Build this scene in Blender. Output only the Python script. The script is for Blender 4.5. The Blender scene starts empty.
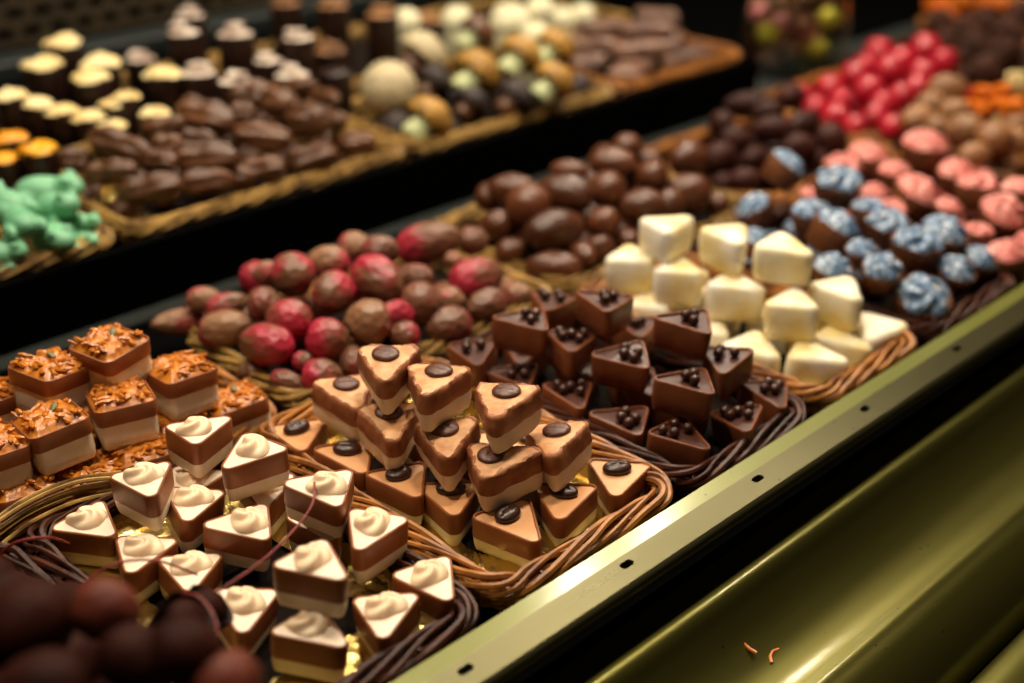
import bpy, math, random
from mathutils import Vector, Matrix, Euler, noise
# ------------------------------------------------------------------ camera, world, lights, exposure
sc = bpy.context.scene
S = 0.01                                    # every length below is in centimetres
def lin(h):
    h = h.lstrip('#'); o = []
    for i in (0, 2, 4):
        c = int(h[i:i+2], 16)/255
        o.append(c/12.92 if c <= .04045 else ((c+.055)/1.055)**2.4)
    return (*o, 1)
cd = bpy.data.cameras.new('camera'); cam = bpy.data.objects.new('camera', cd); sc.collection.objects.link(cam)
F = Vector((0.6244937, 0.63553146, -0.4539905)); R = Vector((0.71327363, -0.70088567, 0)); U = R.cross(F)
m = Matrix((R, U, -F)).transposed().to_4x4(); m.translation = Vector((0, 0, 31*S)); cam.matrix_world = m
cd.sensor_width = 36; cd.lens = 1259.0146/1024*36; cd.clip_start = .02; cd.clip_end = 50
cd.dof.use_dof = True; cd.dof.focus_distance = 0.51; cd.dof.aperture_fstop = 3.9; cd.dof.aperture_blades = 0
sc.camera = cam
w = bpy.data.worlds.new('world'); sc.world = w; w.use_nodes = True
w.node_tree.nodes['Background'].inputs[0].default_value = (1, .72, .5, 1)
w.node_tree.nodes['Background'].inputs[1].default_value = 0.012
def area(name, loc, target, sx, sy, power, col, shape='RECTANGLE'):
    l = bpy.data.lights.new(name, 'AREA'); l.shape = shape; l.size = sx*S; l.size_y = sy*S; l.energy = power; l.color = col
    o = bpy.data.objects.new(name, l); sc.collection.objects.link(o); o.location = Vector(loc)*S
    o.rotation_euler = (Vector(target)-Vector(loc)).to_track_quat('-Z', 'Z').to_euler(); return o
WARM = (1, .85, .66)
area('case_strip_light', (62, 62, 66), (50, 36, 0), 110, 2.5, 1.6, WARM)
for x in (14, 44, 76, 110): area('down_lamp', (x, 44, 78), (x-2, 38, 0), 5, 5, 2.5, WARM, 'DISK')
for x, y in ((103, 92), (119, 91)): area('rear_lamp', (x, y, 80), (x-60, 30, 0), 4, 4, 2.2, WARM, 'DISK')
for x in (20, 60): area('rear_lamp', (x, 96, 84), (x+6, 68, 0), 5, 5, 2.5, WARM, 'DISK')
area('front_fill', (30, -60, 190), (60, 30, 0), 30, 30, 2.0, (1, .86, .72), 'DISK')  # added soft fill from high in front, not a lamp of the shop
sc.view_settings.view_transform = 'Standard'; sc.view_settings.look = 'None'; sc.view_settings.gamma = 1
sc.view_settings.use_curve_mapping = False; sc.view_settings.exposure = 0.0
sc.cycles.use_denoising = True; sc.cycles.max_bounces = 8
# ------------------------------------------------------------------ materials
def mat(name, col, rough=.45, metal=0, sss=0, var=None, vscale=120, bump=0, bscale=300, spec=.5, coat=0, trans=0, objvar=0, kind='noise'):
    m = bpy.data.materials.new(name); m.use_nodes = True; nt = m.node_tree; b = nt.nodes['Principled BSDF']; N = nt.nodes.new; L = nt.links.new
    c = lin(col); b.inputs['Base Color'].default_value = c; b.inputs['Roughness'].default_value = rough; b.inputs['Metallic'].default_value = metal
    b.inputs['Specular IOR Level'].default_value = spec; b.inputs['Coat Weight'].default_value = coat; b.inputs['Coat Roughness'].default_value = .15
    b.inputs['Transmission Weight'].default_value = trans
    if sss:
        b.inputs['Subsurface Weight'].default_value = sss; b.inputs['Subsurface Radius'].default_value = (1, .6, .35); b.inputs['Subsurface Scale'].default_value = .002
    tc = N('ShaderNodeTexCoord'); oi = N('ShaderNodeObjectInfo'); ad = N('ShaderNodeVectorMath'); ad.operation = 'MULTIPLY_ADD'
    ad.inputs[1].default_value = (1, 1, 1); L(tc.outputs['Object'], ad.inputs[0])
    cb = N('ShaderNodeCombineXYZ'); L(oi.outputs['Random'], cb.inputs[0]); L(oi.outputs['Random'], cb.inputs[1]); L(cb.outputs[0], ad.inputs[2])
    out = None
    if var:
        n = N('ShaderNodeTexNoise'); n.inputs['Scale'].default_value = vscale; n.inputs['Detail'].default_value = 4; L(ad.outputs[0], n.inputs['Vector'])
        r = N('ShaderNodeValToRGB'); r.color_ramp.elements[0].position = .38; r.color_ramp.elements[1].position = .66
        r.color_ramp.elements[0].color = c; r.color_ramp.elements[1].color = lin(var); L(n.outputs['Fac'], r.inputs[0]); out = r.outputs[0]
        L(out, b.inputs['Base Color'])
    if objvar:
        h = N('ShaderNodeHueSaturation'); h.inputs['Color'].default_value = c
        if out: L(out, h.inputs['Color'])
        mr = N('ShaderNodeMapRange'); mr.inputs[3].default_value = 1-objvar; mr.inputs[4].default_value = 1+objvar; L(oi.outputs['Random'], mr.inputs[0])
        L(mr.outputs[0], h.inputs['Value']); L(h.outputs[0], b.inputs['Base Color'])
    if bump:
        if kind == 'voronoi':
            n = N('ShaderNodeTexVoronoi'); n.inputs['Scale'].default_value = bscale; o = n.outputs['Distance']
        else:
            n = N('ShaderNodeTexNoise'); n.inputs['Scale'].default_value = bscale; n.inputs['Detail'].default_value = 5; o = n.outputs['Fac']
        L(ad.outputs[0], n.inputs['Vector']); bp = N('ShaderNodeBump'); bp.inputs['Strength'].default_value = bump; bp.inputs['Distance'].default_value = .001
        L(o, bp.inputs['Height']); L(bp.outputs[0], b.inputs['Normal'])
    return m
M_ = dict(
 white_base=mat('white chocolate layer', '#f0e6d0', .42, sss=.2, var='#e4d4b4', vscale=90, bump=.12, bscale=250),
 milk=mat('milk chocolate shell', '#96562c', .4, var='#844a24', vscale=80, bump=.06, bscale=400, objvar=.08),
 milk_worn=mat('scuffed milk chocolate', '#a4683e', .5, var='#834626', vscale=130, bump=.35, bscale=350, objvar=.08),
 tan=mat('coffee cream filling', '#e0a672', .48, sss=.1, var='#d4965e', vscale=70, bump=.08, bscale=300),
 tan_worn=mat('scuffed coffee cream', '#deaa78', .55, sss=.1, var='#bd8250', vscale=140, bump=.3, bscale=300),
 bean=mat('dark coffee bean', '#341a0f', .32, var='#3a1e12', bump=.1, bscale=300),
 bean_worn=mat('milky coffee bean', '#5d3220', .4, var='#4a2617', vscale=200, bump=.5, bscale=450),
 cream=mat('vanilla cream top', '#f8dfc6', .45, sss=.2, bump=.06, bscale=300),
 swirl=mat('piped cream', '#f7d8b2', .38, sss=.25, bump=.05, bscale=300),
 dark_shell=mat('dark chocolate shell', '#844a2a', .36, var='#743e22', bump=.05, bscale=400, objvar=.08),
 dark_fill=mat('dark ganache', '#4c271b', .42, var='#422015', bump=.08, bscale=250),
 pearl=mat('chocolate crisp pearl', '#3a1c11', .3, bump=.1, bscale=600),
 ivory=mat('ivory white chocolate', '#f6f0dc', .45, sss=.2, var='#e8d28c', vscale=45, bump=.15, bscale=220, objvar=.04),
 caramel=mat('nut caramel crunch', '#d4842a', .3, var='#a85c18', vscale=260, bump=.3, bscale=400, coat=.1),
 seed=mat('pumpkin seed', '#6a5f2c', .4),
 plain_ball=mat('smooth milk chocolate', '#5e3219', .36, var='#4a2611', vscale=60, bump=.1, bscale=200, objvar=.2),
 date=mat('matt dark chocolate', '#40201a', .5, spec=.15, var='#2c150e', vscale=60, bump=.15, bscale=200, objvar=.2),
 berry=mat('raspberry red sugar', '#b4162c', .32, var='#980e22', vscale=200, bump=.5, bscale=700, coat=.3, kind='voronoi', objvar=.1),
 nutball=mat('cocoa dusted nut', '#94683f', .5, var='#7a5030', vscale=100, bump=.3, bscale=300, objvar=.2),
 orange=mat('candied orange', '#d9761a', .3, var='#c05a14', vscale=200, objvar=.15),
 nut=mat('blanched nut', '#e0cc90', .45, var='#d0b478'),
 shred=mat('chocolate shavings', '#4c2c1e', .6, spec=.2, var='#33190f', vscale=150, bump=.5, bscale=400, objvar=.2),
 shell_nut=mat('ridged milk chocolate', '#633d22', .4, var='#4c2e18', vscale=90, bump=.35, bscale=260, objvar=.15),
 green=mat('mint green chocolate', '#7cbb92', .45, sss=.15, var='#69ab80', vscale=60, bump=.05, bscale=200, objvar=.06),
 cup=mat('fluted chocolate cup', '#74431f', .5, var='#5c3216', bump=.1),
 plaincup=mat('dark chocolate cup', '#1f0f0a', .35, var='#2b1710'),
 gold_dust=mat('golden nut crumbs', '#b98a35', .5, var='#8a6424', vscale=400, bump=1, bscale=900, kind='voronoi'),
 beige_dust=mat('pale almond crumbs', '#c8b890', .55, var='#ada080', vscale=400, bump=1, bscale=900, kind='voronoi'),
 dark_dust=mat('dark cocoa crumbs', '#2a1b18', .6, bump=1, bscale=900, kind='voronoi'),
 stem=mat('pale pistachio cream', '#cfd8a2', .45, sss=.15),
 whitecream=mat('white piped chocolate', '#dcd8b4', .45, sss=.15),
 yellowtop=mat('pale lemon cream', '#f2dfa8', .45, sss=.15, var='#e6c77e'),
 orangetop=mat('orange jelly cream', '#eaa410', .4, var='#e08a08'),
 pinknut=mat('sugared pinkish nut', '#ded0c0', .5, var='#a98f80', vscale=200, bump=.5),
 slab=mat('bark of milk chocolate', '#7a5a48', .4, var='#4a3028', vscale=60, bump=.4, objvar=.25),
 wick_light=mat('golden wicker', '#b8924e', .45, var='#5e4018', vscale=80, bump=.4, bscale=400),
 wick_mid=mat('brown wicker', '#b4742e', .42, var='#6e3e14', vscale=70, bump=.4, bscale=400),
 wick_dark=mat('dark brown wicker', '#4c2412', .42, var='#241008', vscale=70, bump=.4, bscale=400, spec=.3),
 wick_floor=mat('woven basket bottom', '#140b06', .8, bump=.6, bscale=300, spec=.1),
 foil=mat('gold foil', '#ccb068', .22, metal=1, bump=.6, bscale=180),
 paper=mat('pleated dark paper', '#2c1611', .6),
 raffia=mat('red raffia', '#8a2a1c', .5, var='#6a1c14', vscale=200),
 cherry=mat('dark cherry chocolate', '#34160e', .6, spec=.06, var='#260f09', bump=.15, bscale=150, objvar=.15),
 cherry_pale=mat('milk cherry chocolate', '#6a3222', .5, spec=.15, var='#56261a', bump=.15, bscale=150),
 black=mat('black lacquer', '#010101', .9, spec=.03), tray=mat('grey tray metal', '#3c413e', .5, metal=.5, bump=.1, bscale=60),
 lattice=mat('perforated wood', '#40341e', .6, var='#2e2414', vscale=40), ledge=mat('grey green ledge', '#18201f', .5),
 floor=mat('dark floor', '#0c0a08', .6), bowlglass=mat('clear jar glass', '#f4f0e4', .05, trans=1),
 pastel_y=mat('yellow green sweet', '#b4b030', .4), pastel_p=mat('pink sweet', '#d88a90', .4), pastel_b=mat('brown sweet', '#6a4a30', .4, objvar=.3),
)
def frost(name, a, b_, c_):
    m = mat(name, a, .45, sss=.15, bump=.3, bscale=500); nt = m.node_tree; b = nt.nodes['Principled BSDF']
    n = nt.nodes.new('ShaderNodeTexNoise'); n.inputs['Scale'].default_value = 130; n.inputs['Distortion'].default_value = 2.5; n.inputs['Detail'].default_value = 3
    tc = nt.nodes.new('ShaderNodeTexCoord'); nt.links.new(tc.outputs['Object'], n.inputs['Vector'])
    r = nt.nodes.new('ShaderNodeValToRGB'); e = r.color_ramp.elements; e[0].position = .4; e[0].color = lin(a); e[1].position = .62; e[1].color = lin(c_)
    k = e.new(.52); k.color = lin(b_); nt.links.new(n.outputs['Fac'], r.inputs[0]); nt.links.new(r.outputs[0], b.inputs['Base Color']); return m
M_['blue'] = frost('blue piped cream', '#3f5f82', '#86a0bc', '#dfe3e6')
M_['pink'] = frost('pink piped cream', '#cf6e66', '#dc8a80', '#eab0a4')
def egg_mat(name, base, tint, amount):
    m = mat(name, base, .42, bump=.5, bscale=520, kind='voronoi'); nt = m.node_tree; b = nt.nodes['Principled BSDF']; N = nt.nodes.new; L = nt.links.new
    nt.nodes['Bump'].inputs['Distance'].default_value = .0022
    tc = N('ShaderNodeTexCoord'); oi = N('ShaderNodeObjectInfo'); mp = N('ShaderNodeVectorMath'); mp.operation = 'ADD'
    mu = N('ShaderNodeVectorMath'); mu.operation = 'SCALE'; mu.inputs['Scale'].default_value = .3; cb = N('ShaderNodeCombineXYZ')
    for i in range(3): L(oi.outputs['Random'], cb.inputs[i])
    L(cb.outputs[0], mu.inputs[0]); L(tc.outputs['Object'], mp.inputs[0]); L(mu.outputs[0], mp.inputs[1])
    n = N('ShaderNodeTexNoise'); n.inputs['Scale'].default_value = 110; n.inputs['Detail'].default_value = 6; n.inputs['Roughness'].default_value = .7; L(mp.outputs[0], n.inputs['Vector'])
    sp = N('ShaderNodeSeparateXYZ'); L(tc.outputs['Object'], sp.inputs[0])
    m1 = N('ShaderNodeMath'); m1.operation = 'MULTIPLY_ADD'; m1.inputs[1].default_value = -26; m1.inputs[2].default_value = amount; L(sp.outputs[0], m1.inputs[0])
    m2 = N('ShaderNodeMath'); m2.operation = 'ADD'; L(n.outputs['Fac'], m2.inputs[0]); L(m1.outputs[0], m2.inputs[1])
    r = N('ShaderNodeValToRGB'); e = r.color_ramp.elements; e[0].position = .46; e[0].color = lin(base); e[1].position = .62; e[1].color = lin(tint)
    L(m2.outputs[0], r.inputs[0]); L(r.outputs[0], b.inputs['Base Color']); return m
M_['egg_red'] = egg_mat('brown chocolate dusted red', '#6f4830', '#a8263a', .03)
M_['egg_pale'] = egg_mat('pale brown chocolate dusted pink', '#8a6244', '#aa3a44', -.06)
M_['egg_brown'] = egg_mat('brown chocolate with faint red', '#6e4630', '#8c3034', -.1)
def olive_metal(name, col, rough, metal, dirt=.25):
    m = mat(name, col, rough, metal=metal, coat=.3); nt = m.node_tree; b = nt.nodes['Principled BSDF']; N = nt.nodes.new; L = nt.links.new
    tc = N('ShaderNodeTexCoord'); mp = N('ShaderNodeMapping'); mp.inputs['Scale'].default_value = (1.5, 12, 12); L(tc.outputs['Object'], mp.inputs[0])
    n = N('ShaderNodeTexNoise'); n.inputs['Scale'].default_value = 8; n.inputs['Detail'].default_value = 8; L(mp.outputs[0], n.inputs['Vector'])
    mr = N('ShaderNodeMapRange'); mr.inputs[3].default_value = rough-dirt*.3; mr.inputs[4].default_value = rough+dirt*.4; L(n.outputs['Fac'], mr.inputs[0]); L(mr.outputs[0], b.inputs['Roughness'])
    n2 = N('ShaderNodeTexVoronoi'); n2.inputs['Scale'].default_value = 90; L(tc.outputs['Object'], n2.inputs['Vector'])
    r = N('ShaderNodeValToRGB'); e = r.color_ramp.elements; e[0].position = .03; e[0].color = lin('#2a2008'); e[1].position = .06; e[1].color = lin(col)
    L(n2.outputs['Distance'], r.inputs[0]); L(r.outputs[0], b.inputs['Base Color']); return m
M_['rail'] = olive_metal('worn olive painted metal', '#6c6e2c', .34, .3)
M_['rail_edge'] = olive_metal('bare brushed metal edge', '#5c583a', .28, .8, .1)
M_['mould'] = olive_metal('polished olive metal', '#5c5824', .34, .85, .14)
# ------------------------------------------------------------------ mesh helpers (centimetres in, metres out)
class MB:
    def __init__(s): s.v = []; s.f = []
    def add(s, vs, fs):
        b = len(s.v); s.v += [tuple(p) for p in vs]; s.f += [tuple(b+i for i in f) for f in fs]
    def loft(s, rings, cap0=True, cap1=True):
        n = len(rings[0]); vs = [p for r in rings for p in r]; fs = []
        for k in range(len(rings)-1):
            for i in range(n):
                j = (i+1) % n; fs.append((k*n+i, k*n+j, (k+1)*n+j, (k+1)*n+i))
        if cap0: fs.append(tuple(range(n-1, -1, -1)))
        if cap1: fs.append(tuple((len(rings)-1)*n+i for i in range(n)))
        s.add(vs, fs)
    def mesh(s, name, material, smooth=True, sub=0):
        me = bpy.data.meshes.new(name); me.from_pydata([(x*S, y*S, z*S) for x, y, z in s.v], [], s.f); me.validate(); me.update()
        me.materials.append(material)
        if smooth:
            me.polygons.foreach_set('use_smooth', [True]*len(me.polygons))
            me.set_sharp_from_angle(angle=math.radians(48))
        return me
def tube(mb, pts, r, n=6, closed=False, rf=None):
    P = [Vector(p) for p in pts]; rings = []; N = len(P)
    up = Vector((0, 0, 1))
    for i, p in enumerate(P):
        a = P[(i-1) % N] if (closed or i) else p; b = P[(i+1) % N] if (closed or i < N-1) else p
        t = (b-a).normalized(); u = t.cross(up)
        u = u.normalized() if u.length > 1e-4 else Vector((1, 0, 0)); v = u.cross(t)
        rr = rf(i/(N-1)) if rf else r
        rings.append([p + (u*math.cos(2*math.pi*k/n)+v*math.sin(2*math.pi*k/n))*rr for k in range(n)])
    if closed: rings.append(rings[0]); mb.loft(rings, False, False)
    else: mb.loft(rings)
def tri(leg, base):
    h = math.sqrt(leg*leg-base*base/4); return [(0, h*2/3), (-base/2, -h/3), (base/2, -h/3)]
def rpoly(pts, r, inset=0, n=5):
    out = []; N = len(pts)
    rr = max(r, inset+.04); ar = rr-inset
    for i in range(N):
        a, b, c = Vector(pts[i-1]), Vector(pts[i]), Vector(pts[(i+1) % N])
        d1 = (b-a).normalized(); d2 = (c-b).normalized(); n1 = Vector((-d1.y, d1.x)); n2 = Vector((-d2.y, d2.x))
        bis = (n1+n2).normalized(); k = rr/max(bis.dot(n1), .2); cen = b+bis*k
        a1 = math.atan2(-n1.y, -n1.x); a2 = math.atan2(-n2.y, -n2.x)
        while a2 < a1: a2 += 2*math.pi
        for j in range(n+1):
            t = a1+(a2-a1)*j/n; out.append((cen.x+ar*math.cos(t), cen.y+ar*math.sin(t)))
    return out
def densify(ring, step):
    out = []
    for i, p in enumerate(ring):
        q = ring[(i+1) % len(ring)]; L = math.hypot(q[0]-p[0], q[1]-p[1]); k = max(1, int(L/step))
        out += [(p[0]+(q[0]-p[0])*j/k, p[1]+(q[1]-p[1])*j/k) for j in range(k)]
    return out
def prism(mb, pts, r, levels, f=None, dens=.25, top=True):
    """levels: (z, inset). Rings share one topology taken from the first ring."""
    rings = []
    ref = rpoly(pts, r, 0)
    for z, ins in levels:
        ring = rpoly(pts, r, ins)
        out = []
        for i, p in enumerate(ring):
            q = ring[(i+1) % len(ring)]; p0 = ref[i]; q0 = ref[(i+1) % len(ref)]
            k = max(1, int(math.hypot(q0[0]-p0[0], q0[1]-p0[1])/dens))
            out += [(p[0]+(q[0]-p[0])*j/k, p[1]+(q[1]-p[1])*j/k, z) for j in range(k)]
        rings.append([f(*p) for p in out] if f else out)
    mb.loft(rings, True, top)
    return rings
def capfield(mb, ring, zf, n=7):
    c = (sum(p[0] for p in ring)/len(ring), sum(p[1] for p in ring)/len(ring)); rings = []
    for k in range(n):
        s_ = 1-k/n; rings.append([(c[0]+(p[0]-c[0])*s_, c[1]+(p[1]-c[1])*s_, zf(c[0]+(p[0]-c[0])*s_, c[1]+(p[1]-c[1])*s_, k/n)) for p in ring])
    mb.loft(rings, False, True)
def rosette(mb, r, h, arms, twist, ridge, cx=0, cy=0, z=0, sx=1, nr=12, npm=48, power=.75):
    rings = []
    for k in range(nr+1):
        q = 1-k/nr*.97; ring = []
        for i in range(npm):
            a = 2*math.pi*i/npm; c = math.cos(arms*a+twist*q); rr = r*q*(1+ridge*.25*c*q)
            zz = z+h*(1-q*q)**power+ridge*h*.5*c*min(1, 2.2*(1-q)+.25)*min(1, q*2.5)
            ring.append((cx+rr*math.cos(a)*sx, cy+rr*math.sin(a), max(zz, z-.02)))
        rings.append(ring)
    mb.loft(rings, True, True)
def ellipsoid(mb, c, rx, ry, rz, nu=20, nv=12, f=None):
    rings = []
    for j in range(nv+1):
        t = -math.pi/2+math.pi*(j+.02)/(nv+.04); ring = []
        for i in range(nu):
            a = 2*math.pi*i/nu; x, y, z = math.cos(t)*math.cos(a), math.cos(t)*math.sin(a), math.sin(t)
            if f: x, y, z = f(x, y, z)
            ring.append((c[0]+x*rx, c[1]+y*ry, c[2]+z*rz))
        rings.append(ring)
    mb.loft(rings)
def box(mb, x0, x1, y0, y1, z0, z1, b=0):
    pts = [(x0, y0), (x1, y0), (x1, y1), (x0, y1)]
    if b: mb.loft([[(x, y, z) for x, y in rpoly(pts, b, i, 2)] for z, i in ((z0, b*.6), (z0+b, 0), (z1-b, 0), (z1, b*.6))])
    else: mb.loft([[(x, y, z) for x, y in pts] for z in (z0, z1)])
def nz(x, y, z, s=1, seed=0): return noise.noise(Vector((x*s+seed*7.3, y*s-seed*3.1, z*s+seed)))
# ------------------------------------------------------------------ object helpers
C = sc.collection
def put(name, me, parent=None, loc=(0, 0, 0), rot=(0, 0, 0), scale=(1, 1, 1)):
    o = bpy.data.objects.new(name, me); C.objects.link(o); o.rotation_mode = 'ZYX'
    o.location = Vector(loc)*S; o.rotation_euler = rot; o.scale = scale
    if parent: o.parent = parent
    return o
def tag(o, label, cat, group=None):
    o['label'] = label; o['category'] = cat
    if group: o['group'] = group
    return o
def thing(name, parts, label, cat, group=None, loc=(0, 0, 0), rot=(0, 0, 0), scale=(1, 1, 1)):
    """parts: list of (part name, mesh[, location]) ; one entry -> the thing is that one mesh"""
    if len(parts) == 1: return tag(put(name, parts[0][1], None, loc, rot, scale), label, cat, group)
    e = tag(put(name, None, None, loc, rot, scale), label, cat, group)
    e.empty_display_size = .01
    for p in parts: put(p[0], p[1], e, p[2] if len(p) > 2 else (0, 0, 0), p[3] if len(p) > 3 else (0, 0, 0))
    return e
ORD = ['first', 'second', 'third', 'fourth', 'fifth', 'sixth', 'seventh', 'eighth', 'ninth']
def place_label(r, c, nrows, ncol):
    row = 'back row' if r == 0 else 'front row' if r == nrows-1 else ORD[r]+' row from the back'
    where = 'only one' if ncol == 1 else 'leftmost' if c == 0 else 'rightmost' if c == ncol-1 else ORD[c]+' from left'
    return where+' in '+row
# ------------------------------------------------------------------ where things lie: measured positions in centimetres
PIECES = {
 'coffee': [('A1', 29.557, 37.695, 5.952, 2.366, 0.048, -0.086), ('A2', 30.1, 35.237, 5.856, 2.18, -0.04, 0.011), ('A3', 31.118, 32.189, 5.706, 2.142, -0.064, -0.045), ('B1', 29.006, 39.913, 3.808, 2.759, 0.079, 0.065), ('B2', 28.878, 36.806, 3.71, 2.526, 0.062, -0.026), ('B3', 29.55, 33.948, 3.856, 2.403, 0.033, -0.089), ('B4', 30.09, 31.352, 3.643, -2.108, -0.03, -0.04), ('B5', 32.81, 30.874, 3.701, 2.239, -0.158, -0.076), ('C1', 27.091, 41.189, 1.825, 2.605, -0.058, 0.004), ('C2', 27.616, 38.155, 1.829, 2.822, 0.015, 0.064), ('C3', 28.034, 35.087, 1.812, 2.809, -0.038, 0.076), ('C4', 28.758, 32.871, 1.701, 2.497, -0.052, 0.076), ('C5', 29.232, 29.681, 1.838, 2.93, 0.017, 0.013), ('C6', 31.824, 29.393, 1.805, 2.244, -0.076, 0.014), ('C7', 34.751, 28.939, 1.821, 2.221, -0.019, 0.002)],
 'cream': [('D1', 22.334, 41.39, 3.929, -1.557, -0.032, 0.057), ('D2', 22.769, 38.149, 4.095, 1.784, -0.004, -0.022), ('D3', 18.947, 39.99, 3.656, 2.822, -0.053, 0.009), ('D4', 20.46, 39.214, 2.247, 2.447, 0.042, 0.13), ('D5', 20.976, 36.253, 2.412, 1.015, 0.088, 0.053), ('D6', 23.391, 34.193, 3.971, 0.714, 0.083, -0.016), ('D7', 16.902, 41.042, 2.065, -3.011, -0.018, -0.028), ('D8', 17.524, 38.187, 1.854, 2.346, -0.014, 0.078), ('D9', 18.368, 36.12, 1.675, 2.582, -0.022, 0.102), ('D10', 20.198, 30.437, 4.079, 3.216, -0.017, 0.067), ('D11', 23.712, 31.709, 3.172, 2.127, 0.015, 0.019), ('D12', 18.496, 32.642, 1.835, 2.511, 0.068, 0.099), ('D13', 19.333, 29.613, 2.138, -2.977, 0.014, 0.108), ('D14', 21.821, 28.706, 1.96, 2.413, -0.058, -0.01), ('D15', 24.213, 28.948, 2.025, 2.888, -0.003, 0.016)],
 'dark': [('E1', 41.625, 35.992, 5.374, 0.155, -0.013, 0.028), ('E2', 38.59, 38.309, 4.571, 0.866, 0.056, 0.065), ('E3', 41.863, 39.669, 4.059, 2.153, -0.018, 0.1), ('E4', 39.721, 36.37, 3.766, 2.313, -0.025, 0.102), ('E5', 40.312, 33.434, 3.822, 0.84, 0.082, -0.047), ('E6', 42.691, 31.723, 5.399, 0.739, 0.08, 0.013), ('E7', 36.667, 39.945, 2.975, 2.518, -0.038, -0.05), ('E8', 37.431, 37.957, 2.164, 0.617, -0.011, 0.055), ('E9', 38.223, 34.898, 2.03, 2.592, 0.041, 0.065), ('E10', 38.285, 31.679, 1.94, 0.568, 0.057, -0.024), ('E11', 40.364, 29.739, 3.879, 0.841, 0.068, 0.054), ('E12', 43.671, 30.173, 3.662, 2.119, -0.045, -0.065), ('E13', 38.924, 28.926, 2.058, 3.129, 0.075, 0.062), ('E14', 42.285, 28.192, 1.832, 2.42, -0.174, -0.034), ('E15', 45.262, 28.599, 1.848, 2.571, 0.073, 0.064), ('E16', 44.131, 35.939, 3.19, 2.37, -0.031, 0.05)],
 'white': [('F1', 50.684, 39.504, 5.917, -1.802, 0.005, -0.004), ('F2', 51.717, 36.219, 5.981, 2.577, -0.002, 0.005), ('F3', 52.424, 33.193, 5.982, 3.206, 0.055, -0.041), ('F4', 49.542, 41.141, 3.901, -0.862, -0.053, 0.051), ('F5', 50.143, 38.164, 3.938, -0.923, -0.046, 0.072), ('F6', 50.715, 34.818, 3.888, -3.021, -0.025, 0.043), ('F7', 53.902, 30.511, 3.96, 2.724, -0.008, -0.017), ('F8', 50.733, 31.312, 4.043, -1.065, -0.072, 0.035), ('F9', 48.544, 31.928, 2.006, 2.976, 0.003, -0.044), ('F10', 49.798, 29.091, 2.151, -2.793, 0.05, 0.067), ('F11', 55.025, 28.615, 1.97, 1.807, 0.044, -0.068), ('F12', 52.713, 29.406, 1.863, 3.324, 0.102, 0.113), ('F13', 48.943, 39.199, 1.952, -1.073, -0.064, 0.077), ('F14', 49.342, 35.397, 1.74, -1.189, 0.023, 0.072)],
 'square': [('S1', 21.979, 47.708, 5.753, -1.325, 0.05, -0.05), ('S2', 19.551, 48.623, 5.161, -1.296, -0.005, 0.134), ('S3', 24.393, 46.215, 4.147, -1.586, -0.065, 0.036), ('S4', 21.219, 45.825, 4.135, -1.864, -0.071, 0.012), ('S5', 18.109, 46.076, 4.18, -1.658, -0.075, -0.053), ('S6', 26.281, 45.126, 2.251, -1.809, -0.146, -0.076), ('S7', 16.921, 50.336, 4.2, -1.6, 0.022, 0.038), ('S8', 15.54, 46.347, 4.0, -1.6, 0.022, 0.038), ('S9', 16.201, 45.748, 1.904, -1.615, -0.119, 0.054), ('S10', 18.807, 44.944, 1.717, -1.597, -0.097, -0.022), ('S11', 21.143, 44.577, 1.95, -1.804, -0.124, -0.018), ('S12', 23.775, 45.927, 1.856, -1.79, -0.141, 0.022)],
}
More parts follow.
